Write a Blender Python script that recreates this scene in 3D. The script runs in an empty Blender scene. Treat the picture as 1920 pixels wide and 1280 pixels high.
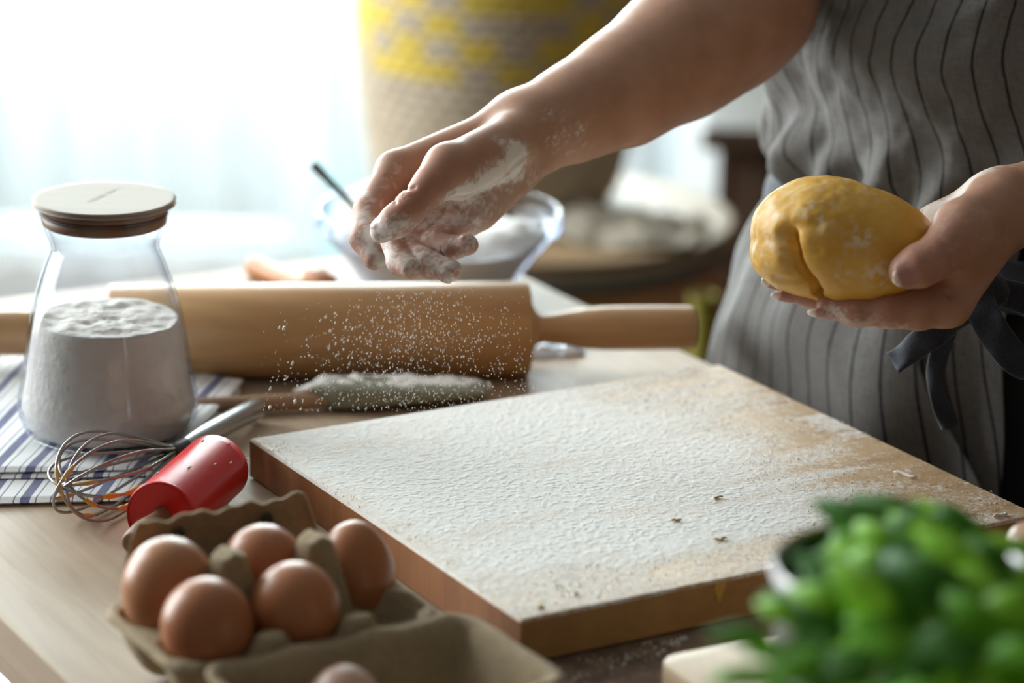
import bpy, bmesh, math, random
import numpy as np
from mathutils import Vector, Matrix

scene = bpy.context.scene
COL = scene.collection
random.seed(7)
RNG = np.random.default_rng(11)

# ------------------------------------------------------------------ camera
F_PX = 5333.0                      # focal length in pixels of the 1920x1280 frame (100 mm lens)
PITCH, ROLL = math.radians(16.733), math.radians(1.298)
CAM = np.array([0.0, 0.0, 0.5751])  # table top is z = 0
_fw = np.array([0, math.cos(PITCH), -math.sin(PITCH)])
_up0 = np.array([0, math.sin(PITCH), math.cos(PITCH)])
_rt0 = np.array([1.0, 0, 0])
_rt = _rt0 * math.cos(ROLL) + _up0 * math.sin(ROLL)
_up = -_rt0 * math.sin(ROLL) + _up0 * math.cos(ROLL)
cd = bpy.data.cameras.new('camera')
cd.sensor_width = 36.0
cd.lens = F_PX / 1920.0 * 36.0
cd.clip_start = 0.05
cd.dof.use_dof = True
cd.dof.focus_distance = 1.63
cd.dof.aperture_fstop = 3.9
cam = bpy.data.objects.new('camera', cd)
COL.objects.link(cam)
M = Matrix(((_rt[0], _up[0], -_fw[0], CAM[0]), (_rt[1], _up[1], -_fw[1], CAM[1]),
            (_rt[2], _up[2], -_fw[2], CAM[2]), (0, 0, 0, 1)))
cam.matrix_world = M
scene.camera = cam

# ------------------------------------------------------------------ light
scene.view_settings.view_transform = 'Standard'
scene.view_settings.look = 'None'
scene.view_settings.exposure = 0.62
scene.view_settings.gamma = 1.0
scene.view_settings.use_curve_mapping = False
world = bpy.data.worlds.new('world')
scene.world = world
world.use_nodes = True
wb = world.node_tree.nodes['Background']
wb.inputs[0].default_value = (1.0, 0.95, 0.88, 1)
wb.inputs[1].default_value = 0.092

def area_light(name, loc, target, sx, sy, power, color):
    ld = bpy.data.lights.new(name, 'AREA')
    ld.shape = 'RECTANGLE'; ld.size = sx; ld.size_y = sy
    ld.energy = power; ld.color = color
    o = bpy.data.objects.new(name, ld); COL.objects.link(o)
    o.location = loc
    d = Vector(target) - Vector(loc)
    o.rotation_euler = d.to_track_quat('-Z', 'Z').to_euler()
    return o
# daylight outside the tall curtained window, plus an added side light from the unseen left
area_light('window_daylight', (-1.1, 5.4, 1.0), (-1.1, 0, 1.0), 3.4, 2.1, 330, (0.915, 0.985, 0.99))
area_light('terrace_daylight', (-1.1, 5.4, -0.635), (-1.1, 0, -0.635), 3.4, 1.16, 30, (0.90, 0.98, 1.0))
area_light('added_side_light', (-2.6, 2.9, 0.85), (0, 1.7, 0.1), 2.0, 1.7, 112, (0.94, 0.99, 0.99))
scene.cycles.use_denoising = True
scene.cycles.caustics_reflective = False
scene.cycles.caustics_refractive = False

# ------------------------------------------------------------------ helpers: pixels to places
def ray(px, py):
    return _fw + (px - 960.0) / F_PX * _rt - (py - 640.0) / F_PX * _up
def P(px, py, depth):
    return CAM + depth * ray(px, py)
def to_px(V):
    q = np.asarray(V) - CAM; d = q @ _fw
    return 960 + q @ _rt / d * F_PX, 640 - q @ _up / d * F_PX
def onz(px, py, z):
    d = ray(px, py)
    return CAM + (z - CAM[2]) / d[2] * d
def z_above(px, py, y):
    """height of the ray through a pixel where it crosses the given world y"""
    d = ray(px, py)
    return (CAM + (y - CAM[1]) / d[1] * d)[2]

# ------------------------------------------------------------------ helpers: objects
def tag(o, label=None, cat=None, group=None, kind=None):
    if label: o['label'] = label
    if cat: o['category'] = cat
    if group: o['group'] = group
    if kind: o['kind'] = kind
    return o
def empty(name, loc=(0, 0, 0), label=None, cat=None, group=None):
    o = bpy.data.objects.new(name, None); COL.objects.link(o)
    o.location = loc; o.empty_display_size = 0.02
    return tag(o, label, cat, group)
def link(name, me, mat, parent=None, smooth=True):
    o = bpy.data.objects.new(name, me); COL.objects.link(o)
    if mat is not None and not me.materials: me.materials.append(mat)
    if smooth and len(me.polygons):
        me.polygons.foreach_set('use_smooth', np.ones(len(me.polygons), dtype=bool))
    if parent is not None:
        o.parent = parent
        o.location = -Vector(parent.location) if parent.parent is None else (0, 0, 0)   # meshes are written in world coordinates
    return o
def mesh(verts, faces):
    me = bpy.data.meshes.new('m')
    me.from_pydata([tuple(map(float, v)) for v in verts], [], [tuple(map(int, f)) for f in faces])
    me.update()
    return me
def mesh_np(V, Q):
    """fast mesh from arrays, all faces of the same corner count"""
    me = bpy.data.meshes.new('m')
    V = np.asarray(V, np.float32); Q = np.asarray(Q, np.int32)
    n, k = Q.shape
    me.vertices.add(len(V)); me.vertices.foreach_set('co', V.ravel())
    me.loops.add(n * k); me.loops.foreach_set('vertex_index', Q.ravel())
    me.polygons.add(n)
    me.polygons.foreach_set('loop_start', np.arange(0, n * k, k, dtype=np.int32))
    me.update(calc_edges=True)
    return me
def add_attr(me, name, vals):
    a = me.attributes.new(name, 'FLOAT', 'POINT')
    a.data.foreach_set('value', np.asarray(vals, np.float32))
def grid_faces(nu, nv, wrap_u=False):
    i = np.arange(nu if wrap_u else nu - 1); j = np.arange(nv - 1)
    I, J = np.meshgrid(i, j, indexing='ij')
    I2 = (I + 1) % nu
    return np.stack([I * nv + J, I2 * nv + J, I2 * nv + J + 1, I * nv + J + 1], -1).reshape(-1, 4)
def grid_mesh(G, wrap_u=False, uv=None):
    """G: (nu, nv, 3) points; uv: (nu, nv, 2) optional"""
    nu, nv = G.shape[:2]
    F = grid_faces(nu, nv, wrap_u)
    me = mesh_np(G.reshape(-1, 3), F)
    if uv is not None:
        l = me.uv_layers.new(name='UVMap')
        l.data.foreach_set('uv', np.asarray(uv, np.float32).reshape(-1, 2)[F.ravel()].ravel())
    return me
def frame_of(axis):
    a = np.asarray(axis, float); a = a / np.linalg.norm(a)
    h = np.array([0, 0, 1.0]) if abs(a[2]) < 0.9 else np.array([1.0, 0, 0])
    x = np.cross(h, a); x /= np.linalg.norm(x)
    return x, np.cross(a, x), a
def lathe(profile, origin=(0, 0, 0), axis=(0, 0, 1), n=64, uv=False):
    """profile: list of (r, h) along the axis"""
    x, y, a = frame_of(axis)
    pr = np.array(profile, float)
    t = np.linspace(0, 2 * np.pi, n, endpoint=False)
    G = (np.array(origin)[None, None] + pr[None, :, 1:2] * a
         + pr[None, :, 0:1] * (np.cos(t)[:, None, None] * x + np.sin(t)[:, None, None] * y))
    return grid_mesh(G, wrap_u=True)
def smooth_profile(pts, n=8):
    """Catmull-Rom through profile points"""
    p = np.array(pts, float); out = []
    q = np.vstack([2 * p[0] - p[1], p, 2 * p[-1] - p[-2]])
    for i in range(1, len(q) - 2):
        for s in np.linspace(0, 1, n, endpoint=False):
            a, b, c, d = q[i - 1:i + 3]
            out.append(0.5 * (2 * b + (c - a) * s + (2 * a - 5 * b + 4 * c - d) * s * s + (3 * b - a - 3 * c + d) * s ** 3))
    out.append(p[-1])
    return np.array(out)
def tube(path, r, n=10, cap=True):
    """path (k,3), r scalar or (k,)"""
    p = np.array(path, float); k = len(p)
    r = np.broadcast_to(np.asarray(r, float), (k,))
    t = np.gradient(p, axis=0); t /= np.linalg.norm(t, axis=1)[:, None] + 1e-12
    x, _, _ = frame_of(t[0])
    X = []
    for i in range(k):
        x = x - t[i] * np.dot(x, t[i]); x /= np.linalg.norm(x); X.append(x)
    X = np.array(X); Y = np.cross(t, X)
    a = np.linspace(0, 2 * np.pi, n, endpoint=False)
    G = p[None] + r[None, :, None] * (np.cos(a)[:, None, None] * X[None] + np.sin(a)[:, None, None] * Y[None])
    if cap:
        G = np.concatenate([np.repeat(p[None, :1], n, 0), G, np.repeat(p[None, -1:], n, 0)], 1)
    return G, grid_faces(n, G.shape[1], True)
def tube_mesh(path, r, n=10):
    G, Fc = tube(path, r, n)
    return mesh_np(G.reshape(-1, 3), Fc)
def join_np(parts):
    """list of (V, F) with the same corner count -> mesh"""
    off = 0; Vs = []; Fs = []
    for V, Fc in parts:
        V = np.asarray(V).reshape(-1, 3)
        Vs.append(V); Fs.append(np.asarray(Fc) + off); off += len(V)
    return mesh_np(np.vstack(Vs), np.vstack(Fs))
def box_mesh(c, size, axes=None, bevel=0.0, seg=2):
    bm = bmesh.new(); bmesh.ops.create_cube(bm, size=1.0)
    for v in bm.verts:
        v.co = Vector((v.co.x * size[0], v.co.y * size[1], v.co.z * size[2]))
    if bevel > 0:
        bmesh.ops.bevel(bm, geom=list(bm.edges), offset=bevel, segments=seg, affect='EDGES', profile=0.5)
    for v in bm.verts:
        if axes is not None:
            q = v.co.x * np.array(axes[0]) + v.co.y * np.array(axes[1]) + v.co.z * np.array(axes[2])
        else:
            q = np.array(v.co)
        v.co = Vector(q + np.array(c))
    me = bpy.data.meshes.new('m'); bm.to_mesh(me); bm.free()
    return me
def prism_mesh(poly, z0, z1, bevel=0.0, seg=2):
    """poly: list of (x,y) counter-clockwise"""
    bm = bmesh.new()
    vs = [bm.verts.new((x, y, z0)) for x, y in poly]
    f = bm.faces.new(vs)
    r = bmesh.ops.extrude_face_region(bm, geom=[f])
    for v in r['geom']:
        if isinstance(v, bmesh.types.BMVert): v.co.z = z1
    bmesh.ops.recalc_face_normals(bm, faces=bm.faces)
    if bevel > 0:
        bmesh.ops.bevel(bm, geom=list(bm.edges), offset=bevel, segments=seg, affect='EDGES', profile=0.5)
    me = bpy.data.meshes.new('m'); bm.to_mesh(me); bm.free()
    return me
def sharp(o, ang=35):
    me = o.data
    me.polygons.foreach_set('use_smooth', np.ones(len(me.polygons), dtype=bool))
    me.set_sharp_from_angle(angle=math.radians(ang))
    return o

# numpy value noise
_perm = RNG.random((64, 64, 64)).astype(np.float32)
def vnoise(p):
    p = np.asarray(p, float)
    i = np.floor(p).astype(int); f = p - i; f = f * f * (3 - 2 * f)
    r = 0
    for dx in (0, 1):
        for dy in (0, 1):
            for dz in (0, 1):
                w = (f[..., 0] if dx else 1 - f[..., 0]) * (f[..., 1] if dy else 1 - f[..., 1]) * (f[..., 2] if dz else 1 - f[..., 2])
                r = r + w * _perm[(i[..., 0] + dx) & 63, (i[..., 1] + dy) & 63, (i[..., 2] + dz) & 63]
    return r
def fbm(p, o=4):
    p = np.asarray(p, float)
    s = 0; a = 0.5
    for k in range(o):
        s = s + a * vnoise(p * (2 ** k) + 17.3 * k); a *= 0.5
    return s / (1 - 0.5 ** o)
def sstep(a, b, x):
    t = np.clip((x - a) / (b - a), 0, 1); return t * t * (3 - 2 * t)

# ------------------------------------------------------------------ materials
class NT:
    def __init__(self, name):
        self.m = bpy.data.materials.new(name); self.m.use_nodes = True
        self.t = self.m.node_tree; self.b = self.t.nodes['Principled BSDF']
        self.out = self.t.nodes['Material Output']
    def n(self, typ, **kw):
        nd = self.t.nodes.new(typ)
        for k, v in kw.items(): setattr(nd, k, v)
        return nd
    def put(self, sock, v):
        if isinstance(v, bpy.types.NodeSocket): self.t.links.new(v, sock)
        elif isinstance(v, (tuple, list)) and len(v) == 3 and sock.type == 'RGBA': sock.default_value = (*v, 1)
        else: sock.default_value = v
    def coord(self, kind='Object', scale=(1, 1, 1), rot=(0, 0, 0), loc=(0, 0, 0)):
        c = self.n('ShaderNodeTexCoord'); mp = self.n('ShaderNodeMapping')
        self.t.links.new(c.outputs[kind], mp.inputs[0])
        mp.inputs['Scale'].default_value = scale; mp.inputs['Rotation'].default_value = rot; mp.inputs['Location'].default_value = loc
        return mp.outputs[0]
    def noise(self, vec, scale, detail=4, rough=0.55, dist=0.0):
        nd = self.n('ShaderNodeTexNoise')
        self.put(nd.inputs['Vector'], vec); nd.inputs['Scale'].default_value = scale
        nd.inputs['Detail'].default_value = detail; nd.inputs['Roughness'].default_value = rough
        nd.inputs['Distortion'].default_value = dist
        return nd.outputs['Fac']
    def ramp(self, fac, stops, interp='LINEAR'):
        nd = self.n('ShaderNodeValToRGB'); self.put(nd.inputs[0], fac)
        nd.color_ramp.interpolation = interp
        el = nd.color_ramp.elements
        while len(el) < len(stops): el.new(0.5)
        for e, (p, c) in zip(el, stops):
            e.position = p; e.color = (*c, 1) if len(c) == 3 else c
        return nd.outputs[0]
    def math(self, op, a, b=0.0, c=0.0):
        nd = self.n('ShaderNodeMath', operation=op)
        self.put(nd.inputs[0], a); self.put(nd.inputs[1], b); self.put(nd.inputs[2], c)
        return nd.outputs[0]
    def mix(self, fac, a, b, mode='MIX'):
        nd = self.n('ShaderNodeMix', data_type='RGBA', blend_type=mode)
        self.put(nd.inputs['Factor'], fac); self.put(nd.inputs['A'], a); self.put(nd.inputs['B'], b)
        return nd.outputs['Result']
    def attr(self, name):
        nd = self.n('ShaderNodeAttribute', attribute_name=name); return nd.outputs['Fac']
    def sep(self, vec):
        nd = self.n('ShaderNodeSeparateXYZ'); self.put(nd.inputs[0], vec); return nd.outputs
    def bump(self, h, strength=0.3, dist=0.001):
        nd = self.n('ShaderNodeBump'); self.put(nd.inputs['Height'], h)
        nd.inputs['Strength'].default_value = strength; nd.inputs['Distance'].default_value = dist
        self.t.links.new(nd.outputs[0], self.b.inputs['Normal']); return nd
    def set(self, **kw):
        names = dict(color='Base Color', rough='Roughness', metal='Metallic', spec='Specular IOR Level', sss='Subsurface Weight',
                     sss_scale='Subsurface Scale', sss_radius='Subsurface Radius', sheen='Sheen Weight', trans='Transmission Weight', coat='Coat Weight')
        for k, v in kw.items(): self.put(self.b.inputs[names[k]], v)
        return self.m
def plain(name, color, rough=0.5, **kw):
    return NT(name).set(color=color, rough=rough, **kw)
def wood(name, c0, c1, axis=0, scale=14, rough=0.5, rotz=0.0, bump=0.15, ring=1.0):
    """grain runs along the given object axis"""
    t = NT(name)
    sc = [1.0, 1.0, 1.0]; sc = [9.0 * ring if i != axis else 0.6 for i in range(3)]
    v = t.coord('Object', scale=tuple(sc), rot=(0, 0, rotz))
    a = t.noise(v, scale, 5, 0.6, 0.6); b = t.noise(v, scale * 4, 3, 0.6)
    g = t.math('ADD', t.math('MULTIPLY', a, 0.75), t.math('MULTIPLY', b, 0.25))
    col = t.ramp(g, [(0.3, c0), (0.72, c1)])
    t.bump(g, bump, 0.0008)
    return t.set(color=col, rough=rough)
def glass(name, tint=(0.985, 0.99, 1.0), edge=(0.70, 0.76, 0.86)):
    t = NT(name); t.t.nodes.remove(t.b)
    lw = t.n('ShaderNodeLayerWeight'); lw.inputs[0].default_value = 0.5
    fac = lw.outputs['Facing']
    edgef = t.math('POWER', fac, 4.0)
    tr = t.n('ShaderNodeBsdfTransparent'); t.put(tr.inputs[0], t.mix(edgef, tint, edge))
    gl = t.n('ShaderNodeBsdfGlossy'); gl.inputs['Roughness'].default_value = 0.03
    refl = t.math('MULTIPLY_ADD', t.math('POWER', fac, 5.0), 0.80, 0.022)
    mx = t.n('ShaderNodeMixShader')
    t.put(mx.inputs[0], refl); t.t.links.new(tr.outputs[0], mx.inputs[1]); t.t.links.new(gl.outputs[0], mx.inputs[2])
    t.t.links.new(mx.outputs[0], t.out.inputs[0])
    return t.m
# ================================================================== THE SETTING
FLOOR_Z = -0.78
m_floor = wood('floor_wood', (0.035, 0.022, 0.015), (0.075, 0.048, 0.032), axis=1, scale=3, rough=0.4)
m_wall = plain('wall_paint', (0.62, 0.64, 0.63), 0.9)
m_frame = plain('window_frame_paint', (0.55, 0.60, 0.66), 0.6)

def base_origin(o):
    """put a top-level mesh's origin at the middle of its base"""
    me = o.data
    co = np.empty(len(me.vertices) * 3, np.float32); me.vertices.foreach_get('co', co); co = co.reshape(-1, 3)
    lo, hi = co.min(0), co.max(0)
    c = np.array([(lo[0] + hi[0]) / 2, (lo[1] + hi[1]) / 2, lo[2]], np.float32)
    me.vertices.foreach_set('co', (co - c).ravel()); me.update()
    o.location = Vector(c.tolist())
    return o
def struct(name, me, mat, parent=None, smooth=False):
    o = link(name, me, mat, parent, smooth)
    if parent is None: o['kind'] = 'structure'
    return o

struct('floor', box_mesh((0.0, 2.05, FLOOR_Z - 0.05), (6.0, 6.28, 0.1)), m_floor)
YB = 5.05                                            # inner face of the back wall
# back wall in pieces around one tall window that starts at the floor
WX0, WX1, WZ0, WZ1 = -2.45, 0.32, FLOOR_Z + 0.002, 1.75
me = join_np([
    (np.array([(x, y, z) for x in (a, b) for y in (YB, YB + 0.14) for z in (c, d)]),
     np.array([(0, 1, 3, 2), (4, 6, 7, 5), (0, 4, 5, 1), (2, 3, 7, 6), (1, 5, 7, 3), (0, 2, 6, 4)]))
    for a, b, c, d in ((-3.0, WX0, FLOOR_Z, 2.0), (WX1, 3.0, FLOOR_Z, 2.0), (WX0, WX1, WZ1, 2.0), (WX0, WX1, FLOOR_Z, WZ0))])
struct('wall_back', me, m_wall)
struct('wall_right', box_mesh((2.45, 2.2, 0.61), (0.1, 6.6, 2.78)), plain('wall_brown', (0.16, 0.11, 0.08), 0.9))
struct('ceiling', box_mesh((0, 2.2, 2.05), (6.0, 6.6, 0.1)), plain('ceiling_paint', (0.40, 0.39, 0.37), 0.9))
win = empty('window_1', (0, YB, WZ0)); win['kind'] = 'structure'
for x in np.linspace(WX0 + 0.03, WX1 - 0.03, 5):
    link('window_frame', box_mesh((x, YB + 0.07, (WZ0 + WZ1) / 2), (0.075, 0.06, WZ1 - WZ0)), m_frame, win, False)
for z in (WZ0 + 0.012, WZ1 - 0.03):
    link('window_frame', box_mesh(((WX0 + WX1) / 2, YB + 0.07, z), (WX1 - WX0, 0.05, 0.02 if z < 0 else 0.06)), m_frame, win, False)
m_pane = glass('window_glass', (0.98, 1.0, 1.0), (0.8, 0.9, 0.92))
xs = np.linspace(WX0 + 0.03, WX1 - 0.03, 5)
for a, b in zip(xs[:-1], xs[1:]):
    link('pane', box_mesh(((a + b) / 2, YB + 0.07, (WZ0 + WZ1) / 2), (b - a - 0.07, 0.006, WZ1 - WZ0 - 0.1)), m_pane, win, False)

# sheer curtain and the narrow pale-blue drape
def sheer(name, color, transp, glossy_rough=0.8):
    t = NT(name); t.t.nodes.remove(t.b)
    tl = t.n('ShaderNodeBsdfTranslucent'); t.put(tl.inputs[0], color)
    df = t.n('ShaderNodeBsdfDiffuse'); t.put(df.inputs[0], color)
    tr = t.n('ShaderNodeBsdfTransparent'); t.put(tr.inputs[0], tuple(min(1.0, c * 1.05) for c in color))
    m1 = t.n('ShaderNodeMixShader'); m1.inputs[0].default_value = 0.35
    t.t.links.new(tl.outputs[0], m1.inputs[1]); t.t.links.new(df.outputs[0], m1.inputs[2])
    m2 = t.n('ShaderNodeMixShader'); m2.inputs[0].default_value = transp
    t.t.links.new(m1.outputs[0], m2.inputs[1]); t.t.links.new(tr.outputs[0], m2.inputs[2])
    t.t.links.new(m2.outputs[0], t.out.inputs[0])
    return t.m
def curtain_grid(x0, x1, y, z0, z1, folds, amp, narrow=None, n=260, m=24):
    s = np.linspace(0, 1, n)[:, None]; q = np.linspace(0, 1, m)[None]
    ph = folds * 2 * np.pi * s + 1.5 * np.sin(7 * s)
    w = 1 if narrow is None else np.interp(q, [0.0, 0.76, 0.97], [0.1, narrow[0], narrow[1]])
    X = x0 + (x1 - x0) * s * w
    Y = y + amp * np.sin(ph) * (0.8 + 0.2 * q) + 0 * q
    Z = z1 + (z0 - z1) * q + 0 * s
    return np.stack([X + 0 * q, Y, Z], -1)
c = link('sheer_curtain', grid_mesh(curtain_grid(-2.6, 0.305, 4.86, FLOOR_Z + 0.015, 1.85, 26, 0.035)),
         sheer('sheer_white', (0.93, 0.97, 0.98), 0.62))
base_origin(c); tag(c, 'floor-length white sheer curtain glowing in front of the tall window', 'curtain')
dx = P(592, 300, 4.74)[0]
c = link('blue_drape', grid_mesh(curtain_grid(dx, dx + 0.068, 4.74, FLOOR_Z + 0.015, 1.85, 2.2, 0.008, (0.16, 0.95), 60, 60)),
         sheer('drape_blue', (0.50, 0.64, 0.66), 0.0))
base_origin(c); tag(c, 'narrow pale turquoise drape hanging behind the woven basket', 'curtain')

# ------------------------------------------------------------------ far furniture
m_dark = wood('dark_wood', (0.045, 0.027, 0.019), (0.10, 0.065, 0.047), axis=0, scale=4, rough=0.33)
TZ = -0.2
tb = empty('low_table', (0.95, 4.05, FLOOR_Z), 'long dark brown wooden chest behind the person in the apron', 'chest')
x0 = 0.235
link('chest_top', box_mesh(((x0 + 1.75) / 2, 4.03, TZ - 0.015), (1.75 - x0, 0.98, 0.03), bevel=0.004), m_dark, tb, False)
link('chest_body', box_mesh(((x0 + 1.75) / 2, 4.04, (TZ - 0.03 + FLOOR_Z) / 2), (1.75 - x0 - 0.05, 0.92, TZ - 0.03 - FLOOR_Z)), m_dark, tb, False)
for k in range(3):
    xa = x0 + 0.06 + k * 0.48
    f = link('drawer', box_mesh((xa + 0.23, 3.572, -0.46), (0.45, 0.02, 0.42), bevel=0.004), m_dark, tb, False)
    k_ = link('knob', lathe(smooth_profile([(0.0, -0.03), (0.014, -0.026), (0.012, -0.012), (0.007, -0.008), (0.008, 0.0)], 5), (xa + 0.23, 3.563, -0.40), (0, 1, 0), 16), plain('knob_dark', (0.03, 0.03, 0.03), 0.4), f)
    k_.location = (0, 0, 0)
tb.name = 'wooden_chest'
pb = P(1484, 40, 4.27)
wbx = empty('storage_box', (pb[0] + 0.16, 4.36, TZ), 'white lidded storage box standing on the dark chest', 'box')
mw = plain('box_white', (0.75, 0.77, 0.74), 0.7)
link('box_body', box_mesh((pb[0] + 0.16, 4.36, TZ + 0.075), (0.31, 0.2, 0.15), bevel=0.005), mw, wbx, False)
link('box_lid', box_mesh((pb[0] + 0.16, 4.36, TZ + 0.16), (0.325, 0.215, 0.03), bevel=0.005), mw, wbx, False)

# round wooden stool that carries the basket
SC = np.array([P(1005, 400, 3.24)[0], P(1005, 400, 3.24)[1]]); SZ = P(1005, 400, 3.24)[2]
st = empty('drum_stool', (SC[0], SC[1], FLOOR_Z), 'round wooden drum stool with dark grey rim band below the basket', 'stool')
m_drum = wood('drum_wood', (0.34, 0.16, 0.06), (0.52, 0.27, 0.12), axis=2, scale=4, rough=0.5)
o0 = (SC[0], SC[1], 0)
link('drum', lathe(smooth_profile([(0.0, FLOOR_Z), (0.16, FLOOR_Z), (0.182, FLOOR_Z + 0.1), (0.2, FLOOR_Z + 0.28), (0.205, SZ - 0.035), (0.0, SZ - 0.033)], 6), o0), m_drum, st)
link('rim_band', lathe([(0.200, SZ - 0.037), (0.218, SZ - 0.036), (0.220, SZ - 0.030), (0.220, SZ - 0.008), (0.216, SZ - 0.003), (0.200, SZ - 0.003), (0.200, SZ - 0.037)], o0), plain('rim_grey', (0.14, 0.155, 0.16), 0.5), st)
link('stool_top', lathe(smooth_profile([(0.0, SZ - 0.02), (0.205, SZ - 0.02), (0.214, SZ - 0.004), (0.208, SZ + 0.002), (0.0, SZ + 0.002)], 6), o0), wood('stool_top_wood', (0.33, 0.21, 0.11), (0.52, 0.38, 0.23), axis=0, scale=5), st)
# crumpled cloth on the stool
n = 70
a_, b_ = np.meshgrid(np.linspace(-1, 1, n), np.linspace(-1, 1, n), indexing='ij')
cx_, cy_ = SC[0] + 0.100, SC[1] - 0.105
X = cx_ + a_ * 0.085 * (1 - 0.16 * b_ * b_) + 0.012 * np.sin(5 * b_); Y = cy_ + b_ * 0.062 * (1 - 0.16 * a_ * a_)
hh = fbm(np.stack([a_ * 2.1 + 5, b_ * 2.1, 0 * a_], -1), 3)
Z = SZ + 0.005 + 0.034 * np.clip(hh - 0.33, 0, 1) * np.clip(1.12 - np.maximum(abs(a_), abs(b_)), 0, .3) / 0.3 * 1.6
cl = link('crumpled_napkin', grid_mesh(np.stack([X, Y, Z], -1)), plain('napkin_linen', (0.40, 0.36, 0.29), 0.9))
base_origin(cl); tag(cl, 'crumpled pale linen napkin lying on the round stool beside the basket', 'napkin')

# woven basket
BX, BY = P(932, 300, 3.30)[0], SC[1] + 0.065
prof = smooth_profile([(0.125, 0.0), (0.140, 0.025), (0.152, 0.08), (0.160, 0.15), (0.163, 0.22), (0.158, 0.29), (0.146, 0.335)], 26)
nt = 220
t_ = np.linspace(0, 2 * np.pi, nt, endpoint=False)[:, None]
hgt = prof[None, :, 1]; row = np.floor(hgt / 0.0135)
rad = prof[None, :, 0] + 0.0022 * np.abs(np.sin(np.pi * hgt / 0.0135)) + 0.0016 * np.sin(44 * t_ + np.pi * row)
G = np.stack([BX + rad * np.cos(t_), BY + rad * np.sin(t_), SZ + 0.003 + hgt + 0 * t_], -1)
inner = np.stack([BX + (prof[None, ::-1, 0] - 0.006) * np.cos(t_), BY + (prof[None, ::-1, 0] - 0.006) * np.sin(t_), SZ + 0.006 + prof[None, ::-1, 1] + 0 * t_], -1)
bot = np.repeat(np.array([[[BX, BY, SZ + 0.004]]]), nt, 0)
bk = empty('woven_basket', (BX, BY, SZ + 0.003), 'large natural woven basket with a band of yellow checked weave', 'basket')
t = NT('basket_weave')
v = t.coord('Object', loc=(-BX, -BY, -SZ))
sx = t.sep(v)
ang = t.math('ARCTAN2', sx[1], sx[0])
ua = t.math('MULTIPLY', ang, 24 / (2 * math.pi)); uh = t.math('MULTIPLY', sx[2], 1 / 0.027)
rowi = t.math('FLOOR', uh)
cell = t.n('ShaderNodeCombineXYZ')
t.put(cell.inputs[0], t.math('FLOOR', ua)); t.put(cell.inputs[1], rowi)
wn = t.n('ShaderNodeTexWhiteNoise', noise_dimensions='2D'); t.put(wn.inputs['Vector'], cell.outputs[0])
chk = t.n('ShaderNodeTexChecker'); t.put(chk.inputs['Vector'], cell.outputs[0]); chk.inputs['Scale'].default_value = 1.0
isy = t.math('LESS_THAN', t.math('ADD', wn.outputs['Value'], t.math('MULTIPLY', t.math('MODULO', t.math('ADD', t.math('FLOOR', ua), t.math('ADD', rowi, 40.0)), 2.0), 0.62)), 0.92)
inband = t.math('GREATER_THAN', sx[2], 0.166)
fine = t.noise(t.coord('Object', scale=(1, 1, 3)), 60, 3)
yel = t.ramp(fine, [(0.3, (0.50, 0.36, 0.04)), (0.7, (0.70, 0.53, 0.10))])
nat = t.ramp(fine, [(0.3, (0.33, 0.26, 0.18)), (0.7, (0.55, 0.47, 0.36))])
t.set(color=t.mix(t.math('MULTIPLY', isy, inband), nat, yel), rough=0.75)
link('basket_wall', grid_mesh(np.concatenate([bot, G, inner, bot], 1), wrap_u=True), t.m, bk)
for s in (-1, 1):
    hp = [(BX + 0.149 * math.cos(a) , BY + 0.149 * math.sin(a), SZ + 0.33 + 0.055 * math.sin(math.pi * q)) for q in np.linspace(0, 1, 16) for a in [math.pi * (0.5 if s > 0 else 1.5) + (q - 0.5) * 0.75]]
    link('handle', tube_mesh(hp, 0.007, 8), plain('basket_handle', (0.34, 0.26, 0.16), 0.8), bk)

# tall yellow vase on the floor, past the stool
yv = P(1318, 604, 2.93)
vs = link('floor_vase', lathe(smooth_profile([(0.0, FLOOR_Z), (0.03, FLOOR_Z), (0.033, FLOOR_Z + 0.1), (0.026, -0.5), (0.017, yv[2] - 0.05), (0.0135, yv[2] + 0.01), (0.016, yv[2] + 0.026), (0.013, yv[2] + 0.024), (0.011, yv[2] - 0.03), (0.0, yv[2] - 0.06)], 6), (yv[0], yv[1], 0), n=40), plain('vase_yellow', (0.22, 0.19, 0.015), 0.6))
base_origin(vs); tag(vs, 'slim yellow floor vase standing beside the round stool', 'vase')

# ================================================================== THE TABLE
YAW = math.radians(30.634)
U = np.array([math.cos(YAW), math.sin(YAW), 0]); W = np.array([-math.sin(YAW), math.cos(YAW), 0])
Z3 = np.array([0, 0, 1.0])
UL, UR, VN, VF = 0.4795, 1.0705, 0.20, 1.905
tc = U * (UL + UR) / 2 + W * (VN + VF) / 2
t = NT('table_wood')
v = t.coord('Object', rot=(0, 0, -YAW))
vs1 = t.coord('Object', rot=(0, 0, 0))
vg = t.n('ShaderNodeMapping'); t.put(vg.inputs[0], v); vg.inputs['Scale'].default_value = (10, 0.7, 10)
g1 = t.noise(vg.outputs[0], 10, 6, 0.6, 0.5); g2 = t.noise(v, 9, 4, 0.6)
base = t.ramp(t.math('ADD', t.math('MULTIPLY', g1, 0.6), t.math('MULTIPLY', g2, 0.4)), [(0.3, (0.37, 0.275, 0.19)), (0.7, (0.53, 0.425, 0.32))])
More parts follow.
